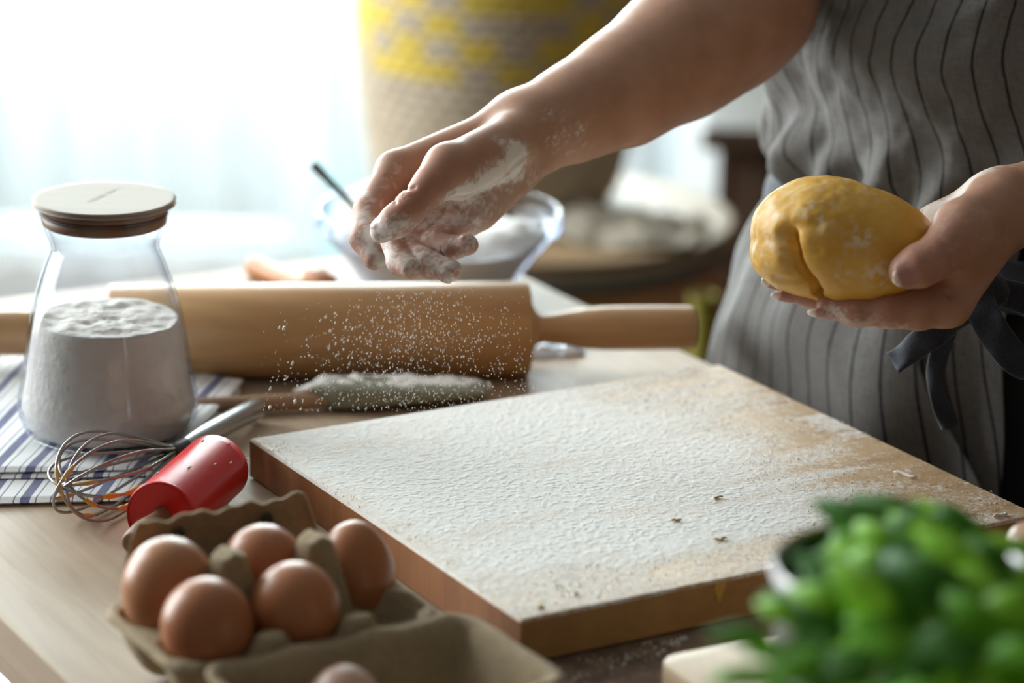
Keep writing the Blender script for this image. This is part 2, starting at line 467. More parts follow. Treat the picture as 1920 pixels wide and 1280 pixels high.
# dark mottled patch in front of the pastry board
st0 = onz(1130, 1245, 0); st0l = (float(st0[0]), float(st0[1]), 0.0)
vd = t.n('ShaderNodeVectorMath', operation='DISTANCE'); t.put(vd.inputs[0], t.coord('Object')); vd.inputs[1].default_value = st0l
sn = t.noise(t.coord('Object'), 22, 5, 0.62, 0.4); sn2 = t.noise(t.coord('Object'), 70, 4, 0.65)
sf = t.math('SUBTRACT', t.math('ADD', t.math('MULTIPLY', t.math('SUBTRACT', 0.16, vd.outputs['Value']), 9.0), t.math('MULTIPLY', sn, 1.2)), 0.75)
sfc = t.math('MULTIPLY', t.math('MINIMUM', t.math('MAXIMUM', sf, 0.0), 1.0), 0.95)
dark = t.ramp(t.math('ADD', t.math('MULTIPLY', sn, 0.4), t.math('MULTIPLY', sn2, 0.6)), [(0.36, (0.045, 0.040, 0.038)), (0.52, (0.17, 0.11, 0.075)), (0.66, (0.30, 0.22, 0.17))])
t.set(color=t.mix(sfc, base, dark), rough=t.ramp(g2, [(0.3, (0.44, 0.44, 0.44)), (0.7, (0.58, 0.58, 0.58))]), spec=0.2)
t.bump(t.math('ADD', t.math('MULTIPLY', g1, 0.7), t.math('MULTIPLY', sn2, 0.3)), 0.25, 0.001)
m_table = t.m
table = empty('wooden_table', (tc[0], tc[1], FLOOR_Z), 'pale worn wooden table carrying the baking things', 'table')
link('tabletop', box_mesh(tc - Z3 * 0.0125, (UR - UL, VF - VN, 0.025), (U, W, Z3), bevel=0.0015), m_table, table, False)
for a in (UL + 0.06, UR - 0.06):
    for b in (VN + 0.07, VF - 0.07):
        c = U * a + W * b + Z3 * ((FLOOR_Z - 0.025) / 2)
        link('leg', box_mesh(c, (0.05, 0.05, -FLOOR_Z - 0.025), (U, W, Z3), bevel=0.003), m_table, table, False)
for a in (UL + 0.06, UR - 0.06):
    link('apron_rail', box_mesh(U * a + W * (VN + VF) / 2 - Z3 * 0.06, (0.022, VF - VN - 0.19, 0.07), (U, W, Z3)), m_table, table, False)

# ------------------------------------------------------------------ pastry board, floured
BA = np.array([0.00765, 1.33942, 0.0]); BW, BL, BT = 0.3404, 0.3210, 0.02513
bc = BA + U * BW / 2 + W * BL / 2
board = empty('pastry_board', (bc[0], bc[1], 0.0), 'thick wooden pastry board dusted all over with white flour', 'board')
def board_flour(s, q):
    """cover of flour at board coordinates s (0..1 away from the eggs) and q (0..1 towards the rolling pin)"""
    p = np.stack([s * 9, q * 9, 0 * s], -1)
    n1 = fbm(p * 0.55 + 3, 4); n2 = fbm(np.stack([s * 7, q * 26, 0 * s + 4], -1), 4)
    core = sstep(-0.08, 0.10, s) * (1 - sstep(0.50, 1.02, s + 0.20 * (n1 - 0.5) * 2 - 0.06 * (q - 0.5))) * sstep(0.02, 0.24, q + 0.10 * (n1 - .5)) * (1 - 0.35 * sstep(0.86, 1.0, q) * sstep(0.3, 0.8, s))
    edge = 0.62 * sstep(0.0, 0.3, s) * (1 - 0.5 * sstep(0.9, 1.0, s))
    f = np.maximum(core, 0.42 * edge) + 0.95 * (n2 - 0.53) + 0.75 * (n1 - 0.52)
    f = np.where(s < 0.28, np.maximum(f, (0.55 + 0.5 * (n2 - 0.5)) * sstep(0.0, 0.5, q + 0.25)), f)
    return np.clip(f, 0, 1)
nb = 560
s_, q_ = np.meshgrid(np.linspace(0, 1, nb), np.linspace(0, 1, nb), indexing='ij')
fl = board_flour(s_, q_)
fineh = fbm(np.stack([s_ * 135, q_ * 135, 0 * s_], -1), 3)
bev = 0.0016
Z = BT - bev * (1 - np.clip(np.minimum.reduce([s_ * BW, (1 - s_) * BW, q_ * BL, (1 - q_) * BL]) / bev, 0, 1)) ** 2
lift = 0.00026 * np.clip(fl, 0, 1) * (0.15 + np.clip((fineh - 0.47) / 0.22, 0, 1)) * np.clip(np.minimum.reduce([s_, 1 - s_, q_, 1 - q_]) * 40, 0, 1)
G = BA + s_[..., None] * BW * U + q_[..., None] * BL * W + (Z + lift)[..., None] * Z3
t = NT('board_top')
vb = t.coord('Object', rot=(0, 0, -YAW))
vg = t.n('ShaderNodeMapping'); t.put(vg.inputs[0], vb); vg.inputs['Scale'].default_value = (0.7, 9, 9)
g1 = t.noise(vg.outputs[0], 9, 6, 0.6, 0.5)
wcol = t.ramp(g1, [(0.28, (0.40, 0.245, 0.12)), (0.5, (0.54, 0.36, 0.20)), (0.75, (0.62, 0.45, 0.27))])
fa = t.attr('flour')
fn = t.noise(t.coord('Object'), 620, 3, 0.6); fn2 = t.noise(t.coord('Object'), 190, 4, 0.65)
cov = t.math('ADD', fa, t.math('MULTIPLY', t.math('SUBTRACT', t.math('ADD', t.math('MULTIPLY', fn, 0.5), t.math('MULTIPLY', fn2, 0.5)), 0.5), 2.6))
covr = t.ramp(cov, [(0.10, (0, 0, 0)), (0.42, (0.62, 0.62, 0.62)), (0.95, (0.97, 0.97, 0.97))])
# a knot near the front corner
kn = onz(1068, 1082, BT)
vd = t.n('ShaderNodeVectorMath', operation='DISTANCE'); t.put(vd.inputs[0], t.coord('Object')); vd.inputs[1].default_value = tuple(float(x) for x in kn)
kr = t.ramp(vd.outputs['Value'], [(0.0, (0.30, 0.19, 0.13)), (0.0038, (0.42, 0.29, 0.2)), (0.0052, (0.25, 0.15, 0.10)), (0.0066, (1, 1, 1))])
wcol = t.mix(0.8, wcol, kr, 'MULTIPLY')
t.set(color=t.mix(covr, wcol, (0.83, 0.83, 0.81)), rough=t.mix(covr, (0.45, 0.45, 0.45), (0.95, 0.95, 0.95)))
t.bump(t.math('ADD', t.math('MULTIPLY', fn, 0.6), t.math('MULTIPLY', cov, 0.3)), 0.4, 0.0010)
m_btop = t.m
# the top face with its flour relief, then the sides
me = grid_mesh(G); add_attr(me, 'flour', fl.ravel())
link('board_top', me, m_btop, board)
m_side = wood('board_side', (0.34, 0.18, 0.058), (0.48, 0.275, 0.105), axis=0, scale=7, rough=0.5, rotz=-YAW)
m_end = wood('board_end', (0.19, 0.068, 0.019), (0.30, 0.118, 0.036), axis=2, scale=9, rough=0.5, rotz=-YAW)
def side(a, b, n_=60):
    p = np.linspace(0, 1, n_)[:, None, None]; h = np.array([0.0012, 0.004, 0.012, 0.02, BT - bev])[None, :, None]
    return grid_mesh(a + p * (b - a) + h * Z3)
cA, cB, cC, cD = BA, BA + W * BL, BA + W * BL + U * BW, BA + U * BW
for a, b, mt in ((cA, cD, m_side), (cD, cC, m_end), (cC, cB, m_side), (cB, cA, m_end)):
    link('board_edge', side(a, b), mt, board)
link('board_underside', mesh([x + Z3 * 0.0012 for x in (cA, cB, cC, cD)], [(0, 1, 2, 3)]), m_side, board, False)
# flour clumps on the board: loose grains nobody could count
oct_v = np.array([(1, 0, 0), (-1, 0, 0), (0, 1, 0), (0, -1, 0), (0, 0, 1), (0, 0, -1)], float)
oct_f = np.array([(0, 2, 4), (2, 1, 4), (1, 3, 4), (3, 0, 4), (2, 0, 5), (1, 2, 5), (3, 1, 5), (0, 3, 5)])
def grains(cent, rad, stretch=None):
    k = len(cent)
    V = oct_v[None] * (rad[:, None, None] * (0.7 + 0.6 * RNG.random((k, 6, 1))))
    ax = RNG.normal(size=(k, 3)); ax /= np.linalg.norm(ax, axis=1)[:, None]; an = RNG.random(k) * 6.28
    c, s = np.cos(an)[:, None, None], np.sin(an)[:, None, None]
    V = V * c + np.cross(ax[:, None], V) * s + ax[:, None] * np.sum(ax[:, None] * V, -1, keepdims=True) * (1 - c)
    if stretch is not None:
        d = stretch[0] / np.linalg.norm(stretch[0], axis=-1, keepdims=True)
        V = V + d[:, None] * np.sum(V * d[:, None], -1, keepdims=True) * stretch[1][:, None, None]
    V = V + cent[:, None]
    Fc = oct_f[None] + 6 * np.arange(k)[:, None, None]
    return V.reshape(-1, 3), Fc.reshape(-1, 3)
m_flour = plain('flour', (0.84, 0.84, 0.82), 0.95)
N = 30000
ss, qq = RNG.random(N), RNG.random(N)
dens = board_flour(ss, qq)
keep = RNG.random(N) < 0.9 * np.clip(4 * dens * (1 - dens), 0, 1) ** 2 * (dens < 0.6) + 0.01
ss, qq = ss[keep], qq[keep]
cen = BA + ss[:, None] * BW * U + qq[:, None] * BL * W + Z3 * (BT + 0.0004)
me = mesh_np(*grains(cen, np.clip(RNG.lognormal(math.log(0.00020), 0.45, len(ss)), 0.00012, 0.0010)))
o = link('flour_dusting', me, m_flour, board, False); o['kind'] = 'stuff'
# a few curled shreds of dough on the board
ms = plain('dough_shred', (0.60, 0.45, 0.22), 0.7); mfs = plain('flour_shred', (0.80, 0.78, 0.70), 0.9)
for k, (px, py, dx_, dy_, ln, mt) in enumerate([(1350, 1013, 14, -1, .0035, ms), (1742, 965, 26, -4, .007, mfs), (1345, 935, 8, -2, .002, ms), (1268, 977, 8, -1, .0018, ms), (1876, 968, 12, -3, .003, mfs), (1700, 893, 22, 6, .004, mfs), (1500, 1010, 9, 2, .002, ms), (1080, 1115, 3, 0, .0012, ms), (1013, 1140, 4, 0, .0012, ms)]):
    a = onz(px - dx_, py - dy_, BT); b = onz(px + dx_, py + dy_, BT)
    q = np.linspace(0, 1, 9)[:, None]
    pth = a + q * (b - a) + Z3 * 0.0009 + 0.0008 * np.stack([np.sin(q[:, 0] * 6 + k), np.cos(q[:, 0] * 7 + k), 0.4 * np.sin(q[:, 0] * 9)], -1)
    rr = (0.0010 if mt is mfs else 0.0008) * (0.6 + 0.7 * RNG.random(9)); rr[0] *= .4; rr[-1] *= .4
    link('dough_crumb', tube_mesh(pth, rr, 6), mt, board)
# egg-yolk smear and flour on the front edge
sp = onz(1356, 1112, 0.0); q = BA + U * np.dot(onz(1352, 1088, BT) - BA, U)
sm = np.array([(0, -.0012), (.004, -.0005), (.007, -.0018), (.0055, -.006), (.0035, -.012), (.0022, -.0135), (.0015, -.009), (-.001, -.005)])
vv = [q + U * (a - .003) + Z3 * (BT + b) - W * 0.0006 for a, b in sm]
link('yolk_smear', mesh(vv, [tuple(range(len(vv)))]), plain('yolk_dry', (0.62, 0.36, 0.08), 0.4), board, False)
# ================================================================== TEA TOWEL
t = NT('towel_stripes')
uvn = t.coord('UV'); sx = t.sep(uvn)
ph = t.math('FRACT', t.math('ADD', t.math('MULTIPLY', sx[0], 1 / 0.0212), 0.12))
d0 = t.math('ABSOLUTE', t.math('SUBTRACT', ph, 0.5))
wide = t.math('LESS_THAN', d0, 0.135)
thin = t.math('LESS_THAN', t.math('ABSOLUTE', t.math('SUBTRACT', d0, 0.30)), 0.018)
thr = t.noise(t.coord('UV', scale=(1, 1, 1)), 900, 2)
stripe = t.math('MAXIMUM', wide, thin)
col = t.mix(stripe, (0.74, 0.76, 0.77), t.ramp(thr, [(0.3, (0.055, 0.06, 0.16)), (0.7, (0.13, 0.14, 0.28))]))
t.set(color=col, rough=0.95, sheen=0.2); t.bump(thr, 0.35, 0.0006)
m_towel = t.m
def towel_layer(c4, z0, th, n=110, m=80, wob=0.0012, seed=0.0, edge=0.004):
    """c4: front-left, front-right, back-right, back-left in world; a soft slab with rolled edges"""
    fl_, fr_, br_, bl_ = [np.array(c, float) for c in c4]
    def top(s, q):
        b = (fl_ * (1 - s)[..., None] + fr_ * s[..., None]) * (1 - q)[..., None] + (bl_ * (1 - s)[..., None] + br_ * s[..., None]) * q[..., None]
        return b
    wdt = np.linalg.norm(fr_ - fl_)
    s, q = np.meshgrid(np.linspace(0, 1, n), np.linspace(0, 1, m), indexing='ij')
    B = top(s, q)
    dist = np.minimum.reduce([s * wdt, (1 - s) * wdt, q * np.linalg.norm(bl_ - fl_), (1 - q) * np.linalg.norm(bl_ - fl_)])
    rol = np.sqrt(np.clip(1 - (1 - np.clip(dist / edge, 0, 1)) ** 2, 0, 1))
    wv = wob * (fbm(np.stack([s * 7 + seed, q * 5, 0 * s], -1), 3) - 0.5) * 2
    T = B.copy(); T[..., 2] = z0 + th * (0.5 + 0.5 * rol) + wv * rol
    D = B.copy(); D[..., 2] = z0 + th * (0.5 - 0.5 * rol)
    ws = s * wdt
    F1 = grid_faces(n, m)
    V = np.vstack([T.reshape(-1, 3), D.reshape(-1, 3)]); F2 = F1[:, ::-1] + n * m
    bd = np.concatenate([np.arange(n) * m, (n - 1) * m + np.arange(1, m), (np.arange(n - 2, -1, -1)) * m + m - 1, np.arange(m - 2, 0, -1)])
    nb_ = np.roll(bd, -1)
    F3 = np.stack([bd, bd + n * m, nb_ + n * m, nb_], -1)
    FF = np.vstack([F1, F2, F3])
    me = mesh_np(V, FF)
    uv = np.stack([np.concatenate([ws.ravel()] * 2), np.concatenate([q.ravel()] * 2) * 0.3], -1)
    l = me.uv_layers.new(name='UVMap'); l.data.foreach_set('uv', uv[FF.ravel()].astype(np.float32).ravel())
    return me
tw = empty('tea_towel', tuple(onz(120, 800, 0)), 'folded white tea towel with navy stripes under the flour jar', 'towel')
low = [onz(-330, 958, 0), onz(300, 943, 0), onz(455, 738, 0), onz(-60, 655, 0)]
up1 = [onz(-320, 920, 0), onz(296, 908, 0), onz(450, 738, 0), onz(-60, 655, 0)]
link('towel_fold', towel_layer(low, 0.0003, 0.0040, seed=1), m_towel, tw)
link('towel_fold', towel_layer(up1, 0.0042, 0.0028, seed=5, edge=0.0026), m_towel, tw)
link('towel_fold', towel_layer([p_ + np.array([0.002, 0.004, 0]) for p_ in up1], 0.0069, 0.0030, seed=9, edge=0.0028), m_towel, tw)
TOWEL_TOP = 0.0100

# ================================================================== FLOUR JAR
JC = onz(204, 806, TOWEL_TOP); JX, JY = JC[0], JC[1]
zt = lambda py: z_above(200, py, JY)
ppm = F_PX / 1.775
r = lambda px: px / ppm
zb = TOWEL_TOP
ztop = zt(371)                                         # lid's top plane
jar = empty('flour_jar', (JX, JY, zb), 'waisted glass storage jar with a wooden lid standing on the striped towel', 'jar')
prof = smooth_profile([(0.0, zb + 0.001), (r(130), zb + 0.0008), (r(154), zb + 0.004), (r(165), zb + 0.014), (r(166), zb + 0.022), (r(157), zt(700)), (r(146), zt(625)), (r(131), zt(555)), (r(113), zt(500)), (r(100), zt(466)), (r(100), zt(452)), (r(110), zt(425)), (r(119), zt(396)), (r(121), zt(384)), (r(121), ztop - 0.0035)], 8)
inn = [(x - 0.0022, z) for x, z in prof[::-1] if z > zb + 0.004 and x > 0.0022]
inn += [(max(inn[-1][0] - 0.006, 0), zb + 0.0042), (0.0, zb + 0.004)]
m_glass = glass('jar_glass')
link('glass_body', lathe(np.vstack([prof, np.array(inn)]), (JX, JY, 0), n=96), m_glass, jar)
m_lid = wood('lid_wood', (0.45, 0.405, 0.345), (0.53, 0.485, 0.425), axis=0, scale=6, rough=0.7)
m_lids = wood('lid_side', (0.17, 0.085, 0.045), (0.28, 0.155, 0.085), axis=0, scale=6, rough=0.5)
lid = link('lid', lathe(smooth_profile([(0, ztop - 0.0032), (r(121.5), ztop - 0.0032), (r(123), ztop - 0.002), (r(123), ztop - 0.0006), (r(121.5), ztop), (0, ztop)], 4), (JX, JY, 0), n=96), m_lid, jar)
pl = link('lid_plug', lathe([(0, ztop - 0.0160), (r(108), ztop - 0.0160), (r(112), ztop - 0.0150), (r(113), ztop - 0.0100), (r(108), ztop - 0.0094), (r(108), ztop - 0.0084), (r(114), ztop - 0.0078), (r(115), ztop - 0.0030), (0, ztop - 0.0030)], (JX, JY, 0), n=96), m_lids, lid, True)
pl.location = (0, 0, 0)
sl = link('seal_ring', lathe([(r(108), ztop - 0.0096), (r(115.5), ztop - 0.0092), (r(115.5), ztop - 0.0084), (r(108), ztop - 0.0082)], (JX, JY, 0), n=80), plain('seal_rubber', (0.10, 0.07, 0.06), 0.6), lid)
sl.location = (0, 0, 0)
# faint burnt-in mark on the lid: two short rows of small dashes, too soft to read
mk = plain('lid_mark', (0.34, 0.29, 0.24), 0.7)
parts = []
a = onz(168, 378, ztop); b = onz(217, 355, ztop)
for k in range(11):
    if k == 6: continue
    q = k / 10
    c_ = a + q * (b - a)
    d_ = (b - a) / np.linalg.norm(b - a); e_ = np.array([-d_[1], d_[0], 0])
    hgt_ = 0.0016 + 0.0012 * ((k * 7) % 3) / 2
    vv = np.array([c_ - d_ * 0.0004 - e_ * hgt_, c_ + d_ * 0.0004 - e_ * hgt_, c_ + d_ * 0.0004 + e_ * hgt_, c_ - d_ * 0.0004 + e_ * hgt_]) + Z3 * 0.00025
    parts.append((vv, np.array([[0, 1, 2, 3]])))
mo = link('burnt_mark', join_np(parts), mk, lid, False); mo.location = (0, 0, 0)
# the flour inside: a mound whose level is visible through the glass
fz = zt(596)
rp = np.array(inn[::-1]); rin = np.interp(np.linspace(zb + 0.0048, fz, 26), rp[2:, 1], rp[2:, 0]) - 0.0006
zz = np.linspace(zb + 0.0048, fz, 26)
t_ = np.linspace(0, 2 * np.pi, 110, endpoint=False)[:, None]
Gs = np.stack([JX + rin[None] * np.cos(t_), JY + rin[None] * np.sin(t_), zz[None] + 0 * t_], -1)
rr = np.linspace(1, 0, 30)[None, 1:] * rin[-1]
X = JX + rr * np.cos(t_); Y = JY + rr * np.sin(t_)
hz = fbm(np.stack([X * 90, Y * 90, 0 * X], -1), 4)
Zf = fz + (0.006 * (hz - 0.45) + 0.003 * np.sin(X * 50) + 0.0045 * (JX - X) / 0.04) * np.clip((1 - rr / rin[-1]) * 9, 0.25, 1)
Gs[:, -1, 2] = Zf[:, 0]
Gt = np.stack([X, Y, Zf], -1)
Gb = np.repeat(np.array([[[JX, JY, zb + 0.0046]]]), 110, 0)
t = NT('jar_flour_mat')
nf = t.noise(t.coord('Object'), 160, 4, 0.6)
t.set(color=t.ramp(nf, [(0.3, (0.70, 0.665, 0.61)), (0.7, (0.76, 0.73, 0.68))]), rough=0.95); t.bump(nf, 0.5, 0.002)
o = link('jar_flour', grid_mesh(np.concatenate([Gb, Gs, Gt], 1), wrap_u=True), t.m)
base_origin(o); tag(o, 'heap of white flour filling the waisted glass jar', 'flour', kind='stuff')

# ================================================================== BIG ROLLING PIN
m_pin = wood('pin_wood', (0.43, 0.23, 0.095), (0.60, 0.37, 0.17), axis=0, scale=5, rough=0.38, bump=0.05)
PR = 0.0318
pa, pb_ = onz(203, 622, PR), onz(992, 616, PR)
ax = pb_ - pa; PL = np.linalg.norm(ax); axn = ax / PL
pin = empty('rolling_pin', tuple((pa + pb_) / 2 * np.array([1, 1, 0])), 'big pale wooden rolling pin with two turned handles', 'rolling pin')
link('roller', lathe([(0.0, 0.0), (0.024, 0.0), (PR - 0.0015, 0.0004), (PR, 0.002), (PR, PL - 0.002), (PR - 0.0015, PL - 0.0004), (0.024, PL), (0.0, PL)], pa, axn, 96), m_pin, pin)
m_handle = wood('pin_handle_wood', (0.40, 0.22, 0.10), (0.58, 0.37, 0.19), axis=0, scale=5, rough=0.42, bump=0.05)
hprof = smooth_profile([(0.0, -0.003), (0.0165, -0.003), (0.0165, 0.002), (0.0105, 0.006), (0.0098, 0.014), (0.0115, 0.024), (0.0140, 0.040), (0.0149, 0.055), (0.0150, 0.085), (0.0148, 0.106), (0.0142, 0.1115), (0.011, 0.1135), (0.0, 0.114)], 7)
link('handle', lathe(hprof, pb_, axn, 56), m_handle, pin)
link('handle', lathe(hprof, pa, -axn, 56), m_handle, pin)

# ================================================================== SPATULA
m_sil = plain('silicone_olive', (0.23, 0.235, 0.175), 0.55)
spA, spB = onz(470, 757, 0.007), onz(592, 752, 0.007)
spT = onz(915, 735, 0.007)
sd = (spT - spA) / np.linalg.norm(spT - spA); sw = np.array([-sd[1], sd[0], 0])
sp = empty('spatula', (float(spB[0]), float(spB[1]), 0), 'olive grey silicone spatula coated with flour before the rolling pin', 'spatula')
L1 = np.dot(spT - spA, sd); Lh = np.dot(spB - spA, sd)
hs = np.linspace(-0.12, Lh + 0.012, 16)
link('handle', tube_mesh([spA + sd * s for s in hs], [0.0045] + [0.0056] * 13 + [0.005, 0.0045], 14), wood('spatula_wood', (0.26, 0.15, 0.085), (0.40, 0.25, 0.15), axis=0, scale=8), sp)
s = np.linspace(0, 1, 60)[:, None]; a = np.linspace(0, 2 * np.pi, 28, endpoint=False)[None]
hw = 0.0195 * np.interp(s, [0, 0.03, 0.12, 0.3, 0.85, 0.96, 1.0], [0.30, 0.36, 0.72, 0.95, 1.0, 0.85, 0.3])
th_ = 0.0075 * np.interp(s, [0, 0.1, 0.3, 0.8, 1.0], [0.95, 1.25, 1.1, 0.6, 0.25])
cc = spA + sd * (Lh + s[..., None] * (L1 - Lh)) + sw * 0.004
cx1 = np.sign(np.cos(a)) * np.abs(np.cos(a)) ** 0.7; sx1 = np.sign(np.sin(a)) * np.abs(np.sin(a)) ** 0.7
G = cc + (hw * cx1)[..., None] * sw + (th_ * sx1 + (0.0102 - 0.007))[..., None] * Z3
G = np.concatenate([np.repeat(G[:1].mean(1, keepdims=True), 28, 1), G, np.repeat(G[-1:].mean(1, keepdims=True), 28, 1)], 0)
head = link('spatula_head', grid_mesh(np.transpose(G, (1, 0, 2)), wrap_u=True), m_sil, sp)
# flour lying on the head
s, w_ = np.meshgrid(np.linspace(-0.12, 1.02, 90), np.linspace(-1, 1, 24), indexing='ij')
hw2 = 0.0175 * np.interp(s, [-.12, -.05, 0.0, 0.04, 0.12, 0.3, 0.85, 1.0], [.12, .25, .3, .42, .75, .95, .95, .35])
top = 0.0102 + np.interp(s, [-.12, 0, 0.1, 0.3, 0.8, 1.0], [0.003, 0.0075, .0092, .0080, .0042, .0016])
nn = fbm(np.stack([s * 16, w_ * 2.2, 0 * s + 2], -1), 4)
mound = 0.0065 * np.clip(nn - 0.35, 0, 1) * (1 - np.abs(w_) ** 3) * (1 - sstep(0.9, 1.05, np.abs(s * 1.02))) + 0.0022 * np.exp(-((s - 0.05) / 0.035) ** 2) * (1 - w_ ** 2)
G = (spA + sd * (Lh + s[..., None] * (L1 - Lh)) + sw * 0.0055) * np.array([1, 1, 0]) + (hw2 * w_)[..., None] * sw + (top + mound - 0.0022 * np.abs(w_) ** 2)[..., None] * Z3
fo = link('flour_coat', grid_mesh(G), m_flour, head); fo.location = (0, 0, 0); fo['kind'] = 'stuff'

# ================================================================== GLASS BOWL with flour, spoon
BD = 2.09
bR = 233 / (F_PX / BD)
brim = P(824, 392, BD)
bx, by, bz = brim[0], brim[1], brim[2]
bowl = empty('glass_bowl', (bx, by, 0.0), 'clear glass mixing bowl of flour behind the big rolling pin', 'bowl')
ou = smooth_profile([(0.0, 0.0012), (0.048, 0.0008), (0.054, 0.004), (0.062, 0.018), (0.072, bz * 0.5), (0.081, bz - 0.022), (0.0845, bz - 0.016), (bR - 0.002, bz - 0.014), (bR, bz - 0.011), (bR + 0.0002, bz - 0.003), (bR - 0.001, bz)], 7)
inr = [(x - 0.0035, z) for x, z in ou[::-1] if z > 0.008]
inr += [(0.03, 0.006), (0.0, 0.006)]
link('bowl_glass', lathe(np.vstack([ou, np.array(inr)]), (bx, by, 0), n=96), glass('bowl_glass_mat', (0.95, 0.97, 1.0), (0.50, 0.53, 0.70)), bowl)
inrA = np.array(inr[::-1]); fz2 = bz - 0.020
zz = np.linspace(0.0075, fz2, 14); rin = np.interp(zz, inrA[1:, 1], inrA[1:, 0]) - 0.0008
t_ = np.linspace(0, 2 * np.pi, 72, endpoint=False)[:, None]
rr = np.linspace(1, 0, 24)[None, 1:] * rin[-1]
X = bx + rr * np.cos(t_); Y = by + rr * np.sin(t_)
Zf = fz2 + (0.02 * (fbm(np.stack([X * 45, Y * 45, 0 * X], -1), 3) - 0.42) + 0.010 * np.exp(-((X - bx - 0.045) ** 2 + (Y - by) ** 2) / 0.0012)) * np.clip((1 - rr / rin[-1]) * 5, 0.05, 1)
Gs = np.stack([bx + rin[None] * np.cos(t_), by + rin[None] * np.sin(t_), zz[None] + 0 * t_], -1)
o = link('bowl_flour', grid_mesh(np.concatenate([np.repeat(np.array([[[bx, by, 0.007]]]), 72, 0), Gs, np.stack([X, Y, Zf], -1)], 1), wrap_u=True), m_flour)
base_origin(o); tag(o, 'heap of white flour inside the clear glass mixing bowl', 'flour', kind='stuff')
# spoon leaning in the bowl
s0, s1 = P(584, 305, BD - 0.02), P(668, 392, BD + 0.0)
s2 = s1 + (s1 - s0) * 0.55
m_steel = plain('steel', (0.42, 0.44, 0.45), 0.28, metal=1.0)
m_dsteel = plain('dark_steel', (0.12, 0.13, 0.14), 0.35, metal=0.9)
spn = empty('spoon', tuple(s2), 'dark metal spoon leaning in the glass bowl of flour', 'spoon')
q = np.linspace(0, 1, 20)[:, None]
link('handle', tube_mesh(s0 + q * (s2 - s0), np.interp(q[:, 0], [0, .05, .3, 1], [.0022, .0038, .003, .0022]), 10), m_dsteel, spn)
dn = (s2 - s0) / np.linalg.norm(s2 - s0)
a_, b_ = np.meshgrid(np.linspace(0, 1, 14), np.linspace(0, 2 * np.pi, 24, endpoint=False), indexing='ij')
xx, yy, _ = frame_of(dn)
G = (s2 + dn * 0.018)[None, None] + (0.019 * a_ * np.cos(b_))[..., None] * dn + (0.0125 * a_ * np.sin(b_))[..., None] * xx + (0.006 * (a_ ** 2 - 1))[..., None] * yy
link('spoon_bowl', grid_mesh(np.transpose(G, (1, 0, 2)), wrap_u=True), m_dsteel, spn)
# orange-brown wooden citrus reamer lying against the bowl
c0, c1 = onz(505, 511, 0.009), P(618, 492, 2.03); c1[2] = 0.0165
rm = empty('wooden_reamer', (float(c1[0]), float(c1[1]), 0), 'orange-brown wooden reamer lying next to the glass bowl', 'reamer')
dn = (c1 - c0) / np.linalg.norm(c1 - c0); Lr = np.linalg.norm(c1 - c0)
m_or = wood('reamer_wood', (0.34, 0.11, 0.022), (0.48, 0.18, 0.05), axis=0, scale=6)
link('handle', lathe(smooth_profile([(0, -0.03), (0.007, -0.029), (0.0085, -0.02), (0.0075, 0.0), (0.008, Lr * 0.5), (0.010, Lr * 0.62)], 6), c0, dn, 28), m_or, rm)
t_ = np.linspace(0, 2 * np.pi, 80, endpoint=False)[:, None]; pr = smooth_profile([(0.010, Lr * 0.6), (0.0155, Lr * 0.7), (0.0165, Lr * 0.82), (0.011, Lr * 0.96), (0.0, Lr * 1.04)], 7)
x_, y_, a_ = frame_of(dn); rad = pr[None, :, 0] * (1 + 0.06 * np.cos(10 * t_))
G = c0 + pr[None, :, 1:2] * a_ + (rad * np.cos(t_))[..., None] * x_ + (rad * np.sin(t_))[..., None] * y_
link('fluted_head', grid_mesh(G, wrap_u=True), m_or, rm)

# small crumple of foil beside the rolling pin's handle
fo = onz(1040, 655, 0.0)
a_, b_ = np.meshgrid(np.linspace(-1, 1, 30), np.linspace(-1, 1, 24), indexing='ij')
hz = fbm(np.stack([a_ * 2.2 + 9, b_ * 2.2 + 3, 0 * a_], -1), 3)
G = np.stack([fo[0] + 0.021 * a_, fo[1] - 0.004 + 0.016 * b_ + 0.006 * a_, 0.0008 + 0.014 * np.clip(hz - 0.25, 0, 1) * np.clip(1.05 - np.maximum(abs(a_), abs(b_)), 0, 0.5) * 2], -1)
o = link('foil_scrap', grid_mesh(G), plain('foil', (0.62, 0.63, 0.68), 0.3, metal=0.85))
base_origin(o); tag(o, "crumpled scrap of silver foil beside the rolling pin's handle", 'foil')

# ================================================================== SMALL RED ROLLING PIN
RR = 0.0203
ra, rb = onz(303, 968, RR), onz(401, 880, RR)
dn = (rb - ra); RL = np.linalg.norm(dn); dn /= RL
m_red = NT('red_silicone')
nz = m_red.noise(m_red.coord('Object'), 900, 2)
m_red.set(color=(0.62, 0.012, 0.012), rough=0.36, spec=0.5); m_red = m_red.m
rp_ = empty('small_rolling_pin', (float((ra[0] + rb[0]) / 2), float((ra[1] + rb[1]) / 2), 0), 'small red silicone rolling pin lying behind the egg carton', 'rolling pin')
ro = link('roller', lathe(smooth_profile([(0.0050, 0.0018), (0.0195, 0.0008), (0.0198, -0.0004), (RR, 0.0), (RR, 0.0022), (RR - 0.0006, 0.0028), (RR - 0.0002, 0.0036), (RR, RL - 0.003), (RR - 0.0004, RL - 0.0012), (RR - 0.002, RL), (0.0060, RL)], 3), ra, dn, 80), m_red, rp_)
m_bh = wood('brown_handle', (0.13, 0.065, 0.035), (0.27, 0.15, 0.085), axis=1, scale=14, rough=0.5)
hp = smooth_profile([(0.0, -0.045), (0.0052, -0.0445), (0.0064, -0.042), (0.0070, -0.034), (0.0069, -0.024), (0.0056, -0.012), (0.0050, -0.004), (0.0052, 0.004), (0.0, 0.004)], 6)
link('handle', lathe(hp, ra, dn, 36), m_bh, rp_)
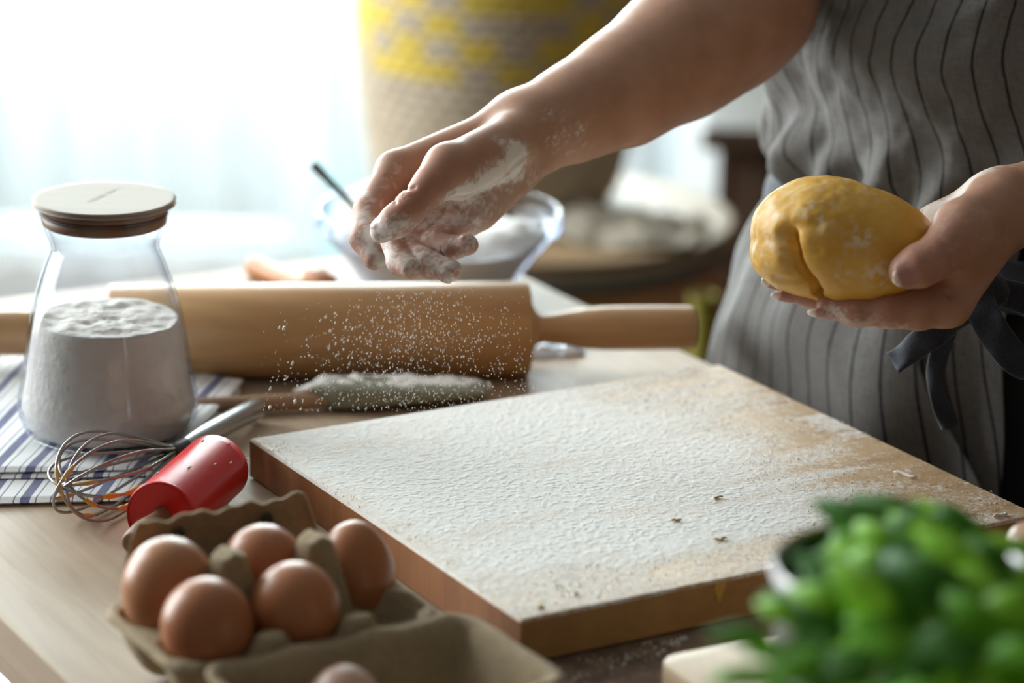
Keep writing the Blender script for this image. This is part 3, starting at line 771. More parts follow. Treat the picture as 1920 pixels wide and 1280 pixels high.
hp2 = smooth_profile([(0.0, -0.027), (0.0058, -0.0262), (0.0078, -0.023), (0.0084, -0.016), (0.0070, -0.006), (0.0064, 0.004), (0.0, 0.004)], 6)
link('handle', lathe(hp2, rb, -dn, 36), m_bh, rp_)
xx, yy, _ = frame_of(dn)
link('grain_hole', lathe([(0.0, -0.0453), (0.0011, -0.0453), (0.0011, -0.0445)], ra, dn, 16), plain('hole_dark', (0.03, 0.015, 0.01), 0.8), rp_)
for k in range(7):
    aa = math.radians([100, 60, 35, 75, 50, 20, 120][k]); s = [0.075, 0.082, 0.066, 0.03, 0.05, 0.088, 0.02][k]
    nrm = np.cos(aa) * xx * (-1 if xx[0] < 0 else 1) + np.sin(aa) * Z3
    cpt = ra + dn * s + nrm / np.linalg.norm(nrm) * (RR + 0.0001)
    tp, tf = tube([cpt - dn * 0.002 + Z3 * .0004, cpt, cpt + dn * 0.002], [0.0003, 0.0006, 0.0003], 6)
    fo_ = link('flour_fleck', mesh_np(tp.reshape(-1, 3), tf), m_flour, ro); fo_.location = (0, 0, 0)

# ================================================================== BALLOON WHISK
WR = 0.0255
wj = onz(334, 842, 0.019)
wt_ = onz(108, 916, 0.028)
whd = onz(480, 766, 0.0085)
wax = wt_ - wj; WL = np.linalg.norm(wax); wax /= WL
wy = np.cross(Z3, wax); wy /= np.linalg.norm(wy); wz = np.cross(wax, wy)
wk = empty('balloon_whisk', (float(wj[0]), float(wj[1]), 0), 'steel balloon whisk smeared with dough lying beside the jar', 'whisk')
hd = (whd - wj); HL = np.linalg.norm(hd); hd /= HL
link('handle', lathe(smooth_profile([(0, 0.006), (0.0046, 0.007), (0.0054, 0.012), (0.0062, 0.028), (0.0068, HL * 0.6), (0.0070, HL - 0.006), (0.0062, HL - 0.001), (0.0, HL)], 6), wj, hd, 40), plain('brushed_steel', (0.52, 0.54, 0.55), 0.33, metal=1.0), wk)
link('ferrule', lathe(smooth_profile([(0, -0.010), (0.0036, -0.009), (0.0050, -0.004), (0.0052, 0.006), (0.0047, 0.011), (0.0, 0.012)], 5), wj, hd, 28), plain('ferrule_black', (0.035, 0.035, 0.035), 0.5), wk)
m_wire = plain('whisk_wire', (0.34, 0.33, 0.31), 0.35, metal=1.0)
wires = []
for k in range(7):
    ph = math.pi * k / 7 + 0.22
    side_ = math.cos(ph) * wy + math.sin(ph) * wz
    LL = WL * (0.90 + 0.11 * ((k * 3) % 7) / 6); R_ = WR * (0.92 + 0.12 * ((k * 5) % 7) / 6)
    th = np.linspace(-1, 1, 61)
    rad = np.sign(th) * (0.0022 + R_ * np.interp(np.abs(1 - np.abs(th)), np.linspace(0, 1, 13), [0.0, .40, .66, .82, .92, .98, 1.0, .95, .80, .58, .35, .15, 0.0])[...])
    rad = np.where(np.abs(th) > 0.99, np.sign(th) * 0.0022, rad)
    along = LL * np.interp(1 - np.abs(th), np.linspace(0, 1, 13), np.array([1.0, .985, .93, .85, .76, .66, .56, .45, .34, .23, .13, .05, -0.02]))
    # th = 0 is the far tip, |th| = 1 the ferrule
    u_ = np.abs(th)
    R1 = np.interp(u_, [0, .1, .2, .3, .4, .5, .6, .7, .8, .9, 1.0], [0, .46, .78, .95, 1.0, .93, .77, .57, .36, .18, .06])
    A1 = np.interp(u_, [0, .1, .2, .3, .4, .5, .6, .7, .8, .9, 1.0], [1.0, .975, .90, .80, .69, .57, .45, .33, .21, .10, -.02])
    pth = wj + (A1 * LL)[:, None] * wax + (np.sign(th) * R1 * R_)[:, None] * side_
    for _ in range(3): pth[1:-1] = 0.25 * pth[:-2] + 0.5 * pth[1:-1] + 0.25 * pth[2:]
    pth[:, 2] = np.maximum(pth[:, 2], 0.0018 if k != 99 else 0)
    wires.append(pth)
    link('wire', tube_mesh(pth, 0.00092, 8), m_wire, wk)
m_db = plain('dough_bits', (0.66, 0.44, 0.19), 0.55); m_yk = plain('dough_yolk', (0.75, 0.36, 0.02), 0.35)
for k, i, ln, rr_, mt in [(0, 30, 6, .0018, m_db), (2, 31, 5, .0017, m_db), (4, 28, 7, .0014, m_db), (5, 16, 6, .0022, m_db), (6, 14, 7, .0026, m_db), (6, 20, 5, .0019, m_yk), (1, 17, 7, .0018, m_db), (3, 19, 5, .0018, m_db), (5, 24, 5, .0014, m_yk), (0, 20, 5, .0013, m_db)]:
    seg = wires[k][i:i + ln]
    link('dough_smear', tube_mesh(seg, rr_ * np.sin(np.linspace(0.25, np.pi - 0.25, len(seg))) * (0.75 + 0.5 * RNG.random(len(seg))), 8), mt, wk)
# ================================================================== EGG CARTON
RIM = 0.036
CO = onz(335, 1262, RIM); CO[2] = 0
CYAW = math.radians(32.0)
E1 = np.array([math.cos(CYAW), math.sin(CYAW), 0]); E2 = np.array([-math.sin(CYAW), math.cos(CYAW), 0])
CL, CW = 0.150, 0.1005
cells = [(a, b) for a in (0.0278, 0.0755, 0.1232) for b in (0.0265, 0.0745)]
posts = [(0.0516, 0.0505), (0.0994, 0.0505)]
t = NT('moulded_pulp')
v = t.coord('Object'); n1 = t.noise(v, 420, 4, 0.65); n2 = t.noise(v, 60, 3)
t.set(color=t.ramp(t.math('ADD', t.math('MULTIPLY', n1, 0.6), t.math('MULTIPLY', n2, 0.4)), [(0.3, (0.25, 0.19, 0.115)), (0.7, (0.42, 0.33, 0.21))]), rough=0.95)
t.bump(n1, 0.5, 0.0012)
m_pulp = t.m
carton = empty('egg_carton', tuple(CO + E1 * CL / 2 + E2 * CW / 2), 'grey-brown pulp egg carton standing open with five brown eggs', 'egg carton')
def shell(me, th):
    """thicken an open sheet along its own normals and close its rim"""
    nv = len(me.vertices); nf = len(me.polygons)
    V = np.empty(nv * 3, np.float32); me.vertices.foreach_get('co', V); V = V.reshape(-1, 3)
    Q = np.empty(nf * 4, np.int32); me.polygons.foreach_get('vertices', Q); Q = Q.reshape(-1, 4)
    N_ = np.cross(V[Q[:, 2]] - V[Q[:, 0]], V[Q[:, 3]] - V[Q[:, 1]])
    A = np.zeros_like(V)
    for k in range(4): np.add.at(A, Q[:, k], N_)
    A /= np.linalg.norm(A, axis=1)[:, None] + 1e-12
    e = np.concatenate([np.stack([Q[:, k], Q[:, (k + 1) % 4]], -1) for k in range(4)])
    key = set(map(tuple, e.tolist()))
    bd = np.array([x for x in key if (x[1], x[0]) not in key], np.int32).reshape(-1, 2)
    Q2 = np.vstack([Q, Q[:, ::-1] + nv, np.stack([bd[:, 1], bd[:, 0], bd[:, 0] + nv, bd[:, 1] + nv], -1)])
    out = mesh_np(np.vstack([V, V - A * th]), Q2)
    if me.uv_layers:
        uv = np.empty(nf * 8, np.float32); me.uv_layers[0].data.foreach_get('uv', uv); uv = uv.reshape(-1, 2)
        pv = np.zeros((nv, 2), np.float32); pv[Q.ravel()] = uv; pv = np.vstack([pv, pv])
        l = out.uv_layers.new(name='UVMap'); l.data.foreach_set('uv', pv[Q2.ravel()].ravel())
    return out
def round_corners(s, w, L, Wd, r_):
    cx0 = np.clip(s, r_, L - r_); cy0 = np.clip(w, r_, Wd - r_)
    ax_, ay_ = s - cx0, w - cy0
    h_ = np.hypot(ax_, ay_) + 1e-12
    f_ = np.where((abs(ax_) > 0) & (abs(ay_) > 0), np.maximum(abs(ax_), abs(ay_)) / h_, 1.0)
    return cx0 + ax_ * f_, cy0 + ay_ * f_
n, m = 151, 101
s, w = np.meshgrid(np.linspace(0, CL, n), np.linspace(0, CW, m), indexing='ij')
H = np.full_like(s, RIM)
for a, b in cells:
    d = np.maximum(np.hypot(s - a, w - b), 0.93 * np.maximum(abs(s - a), abs(w - b)) * 1.12)
    H = np.minimum(H, 0.004 + 0.034 * np.clip(d / 0.0238, 0, 2) ** 2.6)
for a in (0.0516, 0.0994):        # low ridges between the cups
    H = np.where((abs(w - 0.0505) > 0.012), np.minimum(H, RIM - 0.006 * np.exp(-((s - a) / 0.008) ** 2) * sstep(0.0, 0.02, np.minimum(w, CW - w))), H)
for a, b in posts:
    d = np.maximum(abs(s - a) * 1.05, abs(w - b) * 1.05); d = 0.5 * d + 0.5 * np.hypot(s - a, w - b)
    cone = 0.0705 - np.clip(d - 0.0078, 0, 1) * 4.2 + 0.0015 * np.cos((s - a) * 500)
    H = np.maximum(H, np.where(d < 0.017, cone, 0))
for a in (0.0516, 0.0994):        # bumps on the hinge side and at the back
    for b, hh in ((0.006, 0.0075), (CW - 0.006, 0.004)):
        bq = 1 - sstep(0.5, 1.0, np.hypot((s - a) / 0.0125, (w - b) / 0.0085)); H = np.where(bq > 0.01, np.maximum(H, RIM + hh * bq), H)
H = H + 0.0009 * (fbm(np.stack([s * 160, w * 160, 0 * s], -1), 3) - 0.5)
dx_ = np.minimum.reduce([s, CL - s, w, CW - w])
H = H - 0.003 * (1 - sstep(0, 0.003, dx_))
s2, w2 = round_corners(s, w, CL, CW, 0.02)
G = CO + s2[..., None] * E1 + w2[..., None] * E2 + H[..., None] * Z3
link('tray', shell(grid_mesh(G), 0.0018), m_pulp, carton)
# tuck flap standing at the back
s, q = np.meshgrid(np.linspace(0, 1, 60), np.linspace(0, 1, 22), indexing='ij')
topc = 0.040 * (1 - 0.50 * np.clip(np.abs(s - 0.5) * 2 - 0.88, 0, 1) / 0.12 * 1.0) + 0.0012 * np.sin(s * 23) + 0.0008 * np.sin(s * 51)
hgt = RIM - 0.004 + q * topc
off = CW - 0.004 + 0.007 * np.sin(q * np.pi * 0.8) + 0.002 * q
e1 = 0.0205 + s * 0.107
G = CO + e1[..., None] * E1 + off[..., None] * E2 + hgt[..., None] * Z3
flap = link('tuck_flap', shell(grid_mesh(G), 0.0016), m_pulp, carton)
for px, py in ((336, 1000), (501, 973)):
    d = ray(px, py); k = (np.dot(CO + E2 * (CW + 0.001) - CAM, E2)) / np.dot(d, E2)
    c = CAM + k * d
    h_ = link('locking_hole', lathe([(0.0, -0.0012), (0.0031, -0.0012), (0.0034, 0.001), (0.0, 0.0014)], c, E2, 20), plain('hole_shadow', (0.06, 0.05, 0.03), 1.0), flap); h_.location = (0, 0, 0)
# lid folded open onto the table towards the viewer
LW = 0.098
s, w = np.meshgrid(np.linspace(0, CL, 120), np.linspace(0, LW, 80), indexing='ij')
din = np.minimum.reduce([s, CL - s, w, LW - w])
H = 0.0035 + (RIM - 0.0035) * (1 - sstep(0.003, 0.019, din))
H = H + 0.0010 * (fbm(np.stack([s * 120 + 40, w * 120, 0 * s], -1), 3) - 0.5) + 0.0012 * np.sin(s * 150) * (1 - sstep(0, 0.006, din))
s2, w2 = round_corners(s, w, CL, LW, 0.016)
G = CO + (0.008 + s2)[..., None] * E1 - (0.001 + w2)[..., None] * E2 + H[..., None] * Z3
link('lid', shell(grid_mesh(G), 0.0018), m_pulp, carton)

# ------------------------------------------------------------------ eggs
def egg_mesh(c, ln, dia, axis, blunt_up=True, part=1.0):
    th = np.linspace(0.001, math.pi - 0.001, 44)
    x = np.cos(th) * ln / 2                       # along the axis, +: blunt end
    rad = np.sin(th) * dia / 2 * (1 + 0.13 * np.cos(th) - 0.02 * np.cos(2 * th))
    return lathe(np.stack([rad, x], -1)[::-1], c, axis, 56)
def egg_mat(name, c0, c1):
    t = NT(name); v = t.coord('Object')
    n1 = t.noise(v, 900, 3); n2 = t.noise(v, 40, 3)
    t.set(color=t.mix(t.math('MULTIPLY', n1, 0.35), t.ramp(n2, [(0.3, c0), (0.7, c1)]), (0.24, 0.10, 0.05)), rough=0.36, spec=0.45, sss=0.08, sss_scale=0.003)
    t.bump(n1, 0.08, 0.0004)
    return t.m
em = [egg_mat('eggshell_a', (0.44, 0.175, 0.068), (0.49, 0.21, 0.088)), egg_mat('eggshell_b', (0.38, 0.125, 0.043), (0.42, 0.15, 0.055)), egg_mat('eggshell_c', (0.42, 0.15, 0.055), (0.47, 0.18, 0.07))]
eggs = [(1, 0.0450, 0.060, 0.0452, (0.03, -0.02), 0, 'light brown egg in the carton corner cup beside the small red rolling pin'),
        (0, 0.0410, 0.056, 0.0440, (-0.04, 0.02), 1, 'dark brown egg in the carton corner cup on the lid side'),
        (3, 0.0435, 0.057, 0.0435, (0.05, 0.03), 1, 'brown egg half hidden behind the pulp post, against the tuck flap'),
        (2, 0.0405, 0.056, 0.0438, (-0.02, -0.05), 2, 'brown egg between the two tall pulp posts on the lid side'),
        (5, 0.0460, 0.0600, 0.0445, (-0.05, 0.04), 2, 'tallest brown egg standing beside the pastry board edge next to an empty cup')]
for ci, ez, ln, dia, tl, mi, lab in eggs:
    a, b = cells[ci]
    c = CO + E1 * (a + (0, 0, 0, 0.005, 0, 0.0065)[ci]) + E2 * (b - (0, 0.004, 0, 0.003, 0, 0.007)[ci]) + Z3 * max(ez if ci != 5 else 0, ln / 2 + 0.0072)
    o = link('brown_egg', egg_mesh(c, ln, dia, E1 * tl[0] + E2 * tl[1] + Z3 * (1 if ci != 5 else -1)), em[mi])
    base_origin(o); tag(o, lab, 'egg', 'eggs in the carton')
# a broken pale shell lying in the lid
sc = CO + E1 * 0.0655 - E2 * 0.043
th = np.linspace(0, math.pi * 0.5, 26)
prof = np.stack([0.0215 * np.sin(th), 0.034 * np.cos(th)], -1)
nt = 60; tt = np.linspace(0, 2 * np.pi, nt, endpoint=False)[:, None]
jag = 0.0030 * (RNG.random((nt, 1)) - 0.5)
rr = prof[None, :, 0] + 0 * tt; hh = prof[None, :, 1] + jag * (np.linspace(0, 1, 26)[None] ** 6)
G = np.stack([sc[0] + rr * np.cos(tt), sc[1] + rr * np.sin(tt), 0.0075 + hh], -1)
o = link('eggshell_half', shell(grid_mesh(G, wrap_u=True), 0.0005), egg_mat('eggshell_pale', (0.56, 0.37, 0.29), (0.60, 0.42, 0.34)))
base_origin(o); tag(o, 'pale broken eggshell half lying in the open carton lid', 'eggshell')

# ================================================================== SMALL CHOPPING BOARD (front), CUP, BASIL, PEPPER MILL
k0 = onz(1238, 1236, 0.016); k0[2] = 0
cyw = math.radians(28.0)
c1 = np.array([math.cos(cyw), math.sin(cyw), 0]); c2 = np.array([math.sin(cyw), -math.cos(cyw), 0])
q0 = k0 - c1 * 0.002 - c2 * 0.004
def rrect(L, Wd, r_, n_=8):
    pts = []
    for cx0, cy0, a0 in ((L - r_, r_, -90), (L - r_, Wd - r_, 0), (r_, Wd - r_, 90), (r_, r_, 180)):
        for k in range(n_ + 1):
            a = math.radians(a0 + 90 * k / n_); pts.append((cx0 + r_ * math.cos(a), cy0 + r_ * math.sin(a)))
    return pts
poly = [q0 + c1 * a + c2 * b for a, b in rrect(0.145, 0.26, 0.014)]
o = link('chopping_board', prism_mesh([(p_[0], p_[1]) for p_ in poly[::-1]], 0.0003, 0.0165, 0.002), wood('chop_wood', (0.50, 0.36, 0.22), (0.66, 0.51, 0.35), axis=1, scale=6, rough=0.5, rotz=-cyw))
sharp(o, 40); base_origin(o); tag(o, 'small pale chopping board with rounded corners lying before the pastry board', 'chopping board')
CUPZ = 0.0004
cpx = P(1690, 1075, 1.145); cr_ = 243 / (F_PX / 1.145)
cup = empty('metal_cup', (float(cpx[0]), float(cpx[1]), CUPZ), 'grey metal cup holding the leafy green basil', 'cup')
ch = cpx[2]
t = NT('cup_metal'); nzz = t.noise(t.coord('Object'), 35, 3); t.set(color=(0.45, 0.44, 0.44), rough=t.ramp(nzz, [(0.3, (0.28, 0.28, 0.28)), (0.7, (0.45, 0.45, 0.45))]), metal=1.0)
link('cup_wall', lathe(smooth_profile([(0, CUPZ), (cr_ * 0.76, CUPZ), (cr_ * 0.80, CUPZ + 0.003), (cr_ * 0.88, CUPZ + 0.04), (cr_ * 0.97, ch - 0.006), (cr_, ch - 0.0015), (cr_, ch), (cr_ - 0.0015, ch - 0.001), (cr_ * 0.94, ch - 0.008), (cr_ * 0.85, CUPZ + 0.04), (cr_ * 0.74, CUPZ + 0.006), (0, CUPZ + 0.005)], 6), (cpx[0], cpx[1], 0), n=72), t.m, cup)
link('soil', lathe([(0, ch - 0.009), (cr_ * 0.92, ch - 0.010), (cr_ * 0.9, ch - 0.02)], (cpx[0], cpx[1], 0), n=40), plain('soil_dark', (0.07, 0.05, 0.035), 1.0), cup)
# basil: every leaf its own part
def leaf_mesh(ln, wd, cup_, n_=13, m_=9):
    u, v = np.meshgrid(np.linspace(0, 1, n_), np.linspace(-1, 1, m_), indexing='ij')
    hw = wd / 2 * np.sin(np.pi * np.clip(u, 0.0, 1) ** 0.82) ** 0.8 * (1 - 0.12 * u)
    X = hw * v; Y = ln * u
    Z = cup_ * wd * (1 - (np.abs(v)) ** 1.6) * np.sin(np.pi * u) * 0.55 - 0.30 * ln * u ** 2 * 0.9 + 0.012 * ln * np.sin(9 * np.pi * u) * np.abs(v)
    return grid_mesh(np.stack([X, Y, Z], -1))
def leaf_mat(name, c0, c1):
    t = NT(name); nn = t.noise(t.coord('Object'), 60, 3)
    col = t.ramp(nn, [(0.3, c0), (0.7, c1)])
    t.set(color=col, rough=0.5, spec=0.22)
    tl = t.n('ShaderNodeBsdfTranslucent'); t.put(tl.inputs[0], t.mix(0.5, col, (0.30, 0.62, 0.04)))
    mx = t.n('ShaderNodeMixShader'); mx.inputs[0].default_value = 0.45
    t.t.links.new(t.b.outputs[0], mx.inputs[1]); t.t.links.new(tl.outputs[0], mx.inputs[2]); t.t.links.new(mx.outputs[0], t.out.inputs[0])
    return t.m
lm = [leaf_mat('leaf_green', (0.11, 0.34, 0.012), (0.17, 0.46, 0.02)), leaf_mat('leaf_bright', (0.21, 0.52, 0.02), (0.32, 0.66, 0.04)), leaf_mat('leaf_deep', (0.03, 0.13, 0.010), (0.055, 0.20, 0.014))]
leaves = []
for k in range(9):
    me = leaf_mesh(0.037 + 0.004 * (k % 3), 0.027 + 0.0025 * (k % 3), 0.5); me.materials.append(lm[k % 3]); leaves.append(me)
    me.polygons.foreach_set('use_smooth', np.ones(len(me.polygons), dtype=bool))
basil = empty('basil_plant', (float(cpx[0]), float(cpx[1]), ch - 0.018), 'bushy green basil with glossy leaves growing in the metal cup', 'plant')
m_stem = plain('basil_stem', (0.16, 0.26, 0.05), 0.6)
rs = random.Random(5)
bb = np.array([cpx[0], cpx[1], ch - 0.018])
tips = []
for px, py, dp in [(1575, 1010, 1.16), (1665, 1075, 1.12), (1470, 1270, 1.06), (1620, 1180, 1.08), (1640, 1110, 1.14), (1700, 1030, 1.18), (1700, 1000, 1.22), (1790, 1010, 1.19), (1850, 1015, 1.21), (1770, 1090, 1.12), (1850, 1090, 1.13), (1690, 1170, 1.08), (1800, 1180, 1.08), (1600, 1240, 1.05), (1720, 1250, 1.04), (1840, 1250, 1.05), (1910, 1150, 1.10), (1930, 1240, 1.06), (1425, 1265, 1.05), (1580, 1225, 1.06), (1960, 1110, 1.14), (1640, 1290, 1.03), (1780, 1310, 1.03), (1500, 1300, 1.06), (1900, 1320, 1.03)]:
    px = px if px > 1560 or py > 1230 else 1560 - (1560 - px) * 0.55
    tip = P(px, 1300 - (1300 - py) * 0.80, dp); tips.append(tip)
    a = bb + np.array([rs.uniform(-.02, .02), rs.uniform(-.02, .02), 0])
    hz = np.array([tip[0] - a[0], tip[1] - a[1], 0])
    q = np.linspace(0, 1, 12)[:, None]
    pth = a + q ** 1.6 * hz + Z3 * ((tip[2] - a[2]) * q + 0.02 * np.sin(np.pi * q))
    link('stem', tube_mesh(pth, np.linspace(0.0017, 0.0009, 12), 6), m_stem, basil)
    nl = 7
    for j in range(nl):
        ang = j * 2.4 + rs.random() * 0.8
        lift = rs.uniform(-0.5, 0.55) if j < 6 else rs.uniform(0.3, 0.9)
        d = Vector((math.cos(ang), math.sin(ang), lift)).normalized()
        pos = Vector(pth[-1 - (j % 4)].tolist())
        yv_ = d; xv_ = yv_.cross(Vector((0, 0, 1))).normalized(); zv_ = xv_.cross(yv_)
        sc_ = rs.uniform(0.75, 1.15) * (0.55 if px < 1600 and py < 1100 else 0.8 if px < 1640 else 1.0)
        o = bpy.data.objects.new('leaf', leaves[rs.randrange(9)]); COL.objects.link(o)
        o.parent = basil
        Mx = Matrix((xv_ * sc_, yv_ * sc_, zv_ * sc_)).transposed().to_4x4(); Mx.translation = pos - Vector(basil.location)
        o.matrix_local = Mx
# turned wooden pepper mill at the right
pm = P(1950, 1050, 1.43)
mill = empty('pepper_mill', (float(pm[0]), float(pm[1]), 0), 'turned brown wooden pepper mill past the basil', 'pepper mill')
mm = wood('mill_wood', (0.30, 0.16, 0.09), (0.46, 0.27, 0.16), axis=2, scale=8, rough=0.35)
h_ = pm[2]
link('mill_body', lathe(smooth_profile([(0, 0.0005), (0.019, 0.0005), (0.020, 0.004), (0.017, h_ * 0.25), (0.0125, h_ * 0.5), (0.0150, h_ * 0.66), (0.013, h_ * 0.70), (0, h_ * 0.70)], 6), (pm[0], pm[1], 0), n=40), mm, mill)
link('mill_head', lathe(smooth_profile([(0, h_ * 0.70), (0.012, h_ * 0.70), (0.0165, h_ * 0.80), (0.0195, h_ + 0.000), (0.0165, h_ + 0.013), (0.009, h_ + 0.019), (0, h_ + 0.020)], 6), (pm[0], pm[1], 0), n=40), mm, mill)
# ================================================================== SCULPTING BY DISTANCE FIELDS
def smin(a, b, k):
    h = np.clip(0.5 + 0.5 * (b - a) / k, 0, 1)
    return b + (a - b) * h - k * h * (1 - h)
def cap(p, a, b, ra, rb):
    ba = b - a; l2 = ba @ ba + 1e-12
    h = np.clip(((p - a) @ ba) / l2, 0, 1)
    return np.linalg.norm(p - a - h[:, None] * ba, axis=1) - (ra + (rb - ra) * h)
def chain(p, pts, k=0.003):
    d = None
    for (a, ra), (b, rb) in zip(pts[:-1], pts[1:]):
        e = cap(p, a, b, ra, rb); d = e if d is None else smin(d, e, k)
    return d
def polydist(p, pts):
    d = None
    for a, b in zip(pts[:-1], pts[1:]):
        e = cap(p, a, b, 0.0, 0.0); d = e if d is None else np.minimum(d, e)
    return d
def ellip(p, c, ax, r):
    q = np.stack([(p - c) @ a / s for a, s in zip(ax, r)], -1)
    k0 = np.linalg.norm(q, axis=1); k1 = np.linalg.norm(q / np.array(r), axis=1)
    return k0 * (k0 - 1) / (k1 + 1e-9)
def sdf_mesh(fn, lo, hi, h, blk=8, snap=True):
    lo = np.array(lo, float); hi = np.array(hi, float)
    nb = np.ceil((hi - lo) / (h * blk)).astype(int) + 1
    n = nb * blk
    bc = lo + (np.stack(np.meshgrid(*[np.arange(k) for k in nb], indexing='ij'), -1) + 0.5) * blk * h - h / 2
    bd = fn(bc.reshape(-1, 3)).reshape(nb)
    D = np.repeat(np.repeat(np.repeat(bd, blk, 0), blk, 1), blk, 2).astype(np.float32)
    act = np.argwhere(np.abs(bd) < blk * h * 0.95 + 0.004)
    loc = np.stack(np.meshgrid(*[np.arange(blk)] * 3, indexing='ij'), -1).reshape(-1, 3)
    for c0 in range(0, len(act), 400):
        ii = (act[c0:c0 + 400, None] * blk + loc[None]).reshape(-1, 3)
        D[ii[:, 0], ii[:, 1], ii[:, 2]] = fn(lo + ii * h)
    ins = D < 0
    cnt = np.zeros(tuple(n - 1), np.int8)
    for dx in (0, 1):
        for dy in (0, 1):
            for dz in (0, 1):
                cnt += ins[dx:n[0] - 1 + dx, dy:n[1] - 1 + dy, dz:n[2] - 1 + dz]
    cells = np.argwhere((cnt > 0) & (cnt < 8))
    idx = np.full(tuple(n - 1), -1, np.int32); idx[tuple(cells.T)] = np.arange(len(cells))
    acc = np.zeros((len(cells), 3)); num = np.zeros(len(cells))
    for axis in range(3):
        o1, o2 = [a for a in range(3) if a != axis]
        for u in (0, 1):
            for v in (0, 1):
                off = np.zeros(3, int); off[o1] = u; off[o2] = v
                a = cells + off; b = a.copy(); b[:, axis] += 1
                da = D[tuple(a.T)]; db = D[tuple(b.T)]
                x = (da < 0) != (db < 0)
                t = np.where(x, da / (da - db + 1e-20), 0)
                pos = off[None] + np.zeros((len(cells), 3)); pos[:, axis] += t
                acc[x] += pos[x]; num[x] += 1
    V = lo + (cells + acc / num[:, None]) * h
    if snap:
        e = h * 0.5
        for _ in range(2):
            d = fn(V)
            g = np.stack([fn(V + np.eye(3)[k] * e) - fn(V - np.eye(3)[k] * e) for k in range(3)], -1) / (2 * e)
            V = V - np.clip(d, -h, h)[:, None] * g / (np.sum(g * g, 1, keepdims=True) + 1e-6)
    Q = []
    for axis in range(3):
        o1, o2 = [a for a in range(3) if a != axis]
        sl0 = [slice(None)] * 3; sl1 = [slice(None)] * 3
        sl0[axis] = slice(0, -1); sl1[axis] = slice(1, None)
        e = np.argwhere(ins[tuple(sl0)] != ins[tuple(sl1)])
        e = e[(e[:, o1] > 0) & (e[:, o2] > 0) & (e[:, o1] < n[o1] - 1) & (e[:, o2] < n[o2] - 1)]
        flip = ins[tuple(e.T)]
        def cell(a, b):
            c = e.copy(); c[:, o1] -= a; c[:, o2] -= b; return idx[tuple(c.T)]
        q = np.stack([cell(1, 1), cell(0, 1), cell(0, 0), cell(1, 0)], -1)
        if axis == 1: flip = ~flip
        q[~flip] = q[~flip][:, ::-1]
        Q.append(q[(q >= 0).all(1)])
    return V, np.vstack(Q)

def on_surface(px, py, fn, d0, d1):
    """first point of a distance field met along the line of sight of a pixel"""
    q = CAM + np.linspace(d0, d1, 260)[:, None] * ray(px, py)
    v = fn(q); k = np.argmax(v < 0)
    return q[k] if v[k] < 0 else q[np.argmin(v)]

# ================================================================== DOUGH
DD = 1.600
DC = P(1590, 462, DD)
rx = np.array(_rt); uy = np.array(_up); fz_ = np.array(_fw)
an = math.radians(-11)
dx1 = rx * math.cos(an) + uy * math.sin(an); dy1 = -rx * math.sin(an) + uy * math.cos(an)
def f_dough0(p):
    d = ellip(p, DC + dx1 * 0.004, (dx1, dy1, fz_), (0.0505, 0.0350, 0.041))
    d = smin(d, ellip(p, DC - dx1 * 0.018 + dy1 * 0.002, (dx1, dy1, fz_), (0.0372, 0.0325, 0.039)), 0.012)
    d = smin(d, ellip(p, DC - dx1 * 0.030 - dy1 * 0.014, (dx1, dy1, fz_), (0.0215, 0.0170, 0.031)), 0.006)
    return d + 0.0030 * (fbm(p * 42 + 8, 3) - 0.5)
on_d = lambda pts: [on_surface(x, y, f_dough0, 1.50, 1.66) for x, y in pts]
crease = on_d([(1478, 436), (1484, 452), (1487, 472), (1493, 496), (1504, 516), (1520, 531), (1528, 545), (1530, 562)])
crease2 = on_d([(1490, 470), (1515, 474), (1535, 470)])
crease3 = on_d([(1508, 524), (1480, 528), (1455, 520)])
crease4 = on_d([(1478, 436), (1500, 425), (1530, 420)])
pit = on_d([(1474, 440)])[0]
def f_dough(p):
    d = f_dough0(p)
    for k in range(5):                      # the fold: a cut that narrows as it runs into the dough
        e = polydist(p, [c + (DC - c) * (0.09 * k) for c in crease])
        d = np.maximum(d, 0.0016 * (1 - 0.16 * k) - e) if k == 0 else -smin(-d, -(0.0016 * (1 - 0.16 * k) - e), 0.0012)
    e = polydist(p, crease); d = d + 0.0036 * np.exp(-(e / 0.006) ** 2)
    for c, am, wd in ((crease2, .0012, .0022), (crease3, .0022, .0026), (crease4, .0014, .004)):
        d = d + am * np.exp(-(polydist(p, c) / wd) ** 2)
    d = d + 0.0050 * np.exp(-(np.linalg.norm(p - pit, axis=1) / 0.0045) ** 2)
    return d + 0.0009 * (fbm(p * 170, 2) - 0.5)
V, Q = sdf_mesh(f_dough, DC - 0.075, DC + 0.075, 0.0012)
me = mesh_np(V, Q)
dotL = V - DC
ft = fbm(V * 70 + 2, 4); ff = fbm(V * 320, 3)
leftup = np.clip((-(dotL @ dx1) - 0.018) / 0.03, 0, 1) * 0.45 + np.clip(((dotL @ dy1) - 0.016) / 0.02, 0, 1) * 0.30
fl_d = np.clip(leftup * sstep(0.42, 0.75, ff) * 0.8 + 0.35 * sstep(0.64, 0.74, ft) * sstep(0.40, 0.65, ff), 0, 1)
for px, py, rr_ in ((1615, 445, 0.009), (1580, 530, 0.006), (1650, 525, 0.008), (1665, 560, 0.005), (1745, 540, 0.006), (1530, 385, 0.010), (1472, 442, 0.004)):
    k_ = np.argmin(np.linalg.norm(V - P(px, py, 1.555), axis=1))
    fl_d = np.maximum(fl_d, sstep(0.43, 0.60, ff * 0.6 + ft * 0.4) * np.exp(-(np.linalg.norm(V - V[k_], axis=1) / rr_) ** 2) * 0.62)
add_attr(me, 'flour', fl_d)
t = NT('yellow_dough')
nn = t.noise(t.coord('Object'), 45, 4); n3 = t.noise(t.coord('Object'), 500, 3)
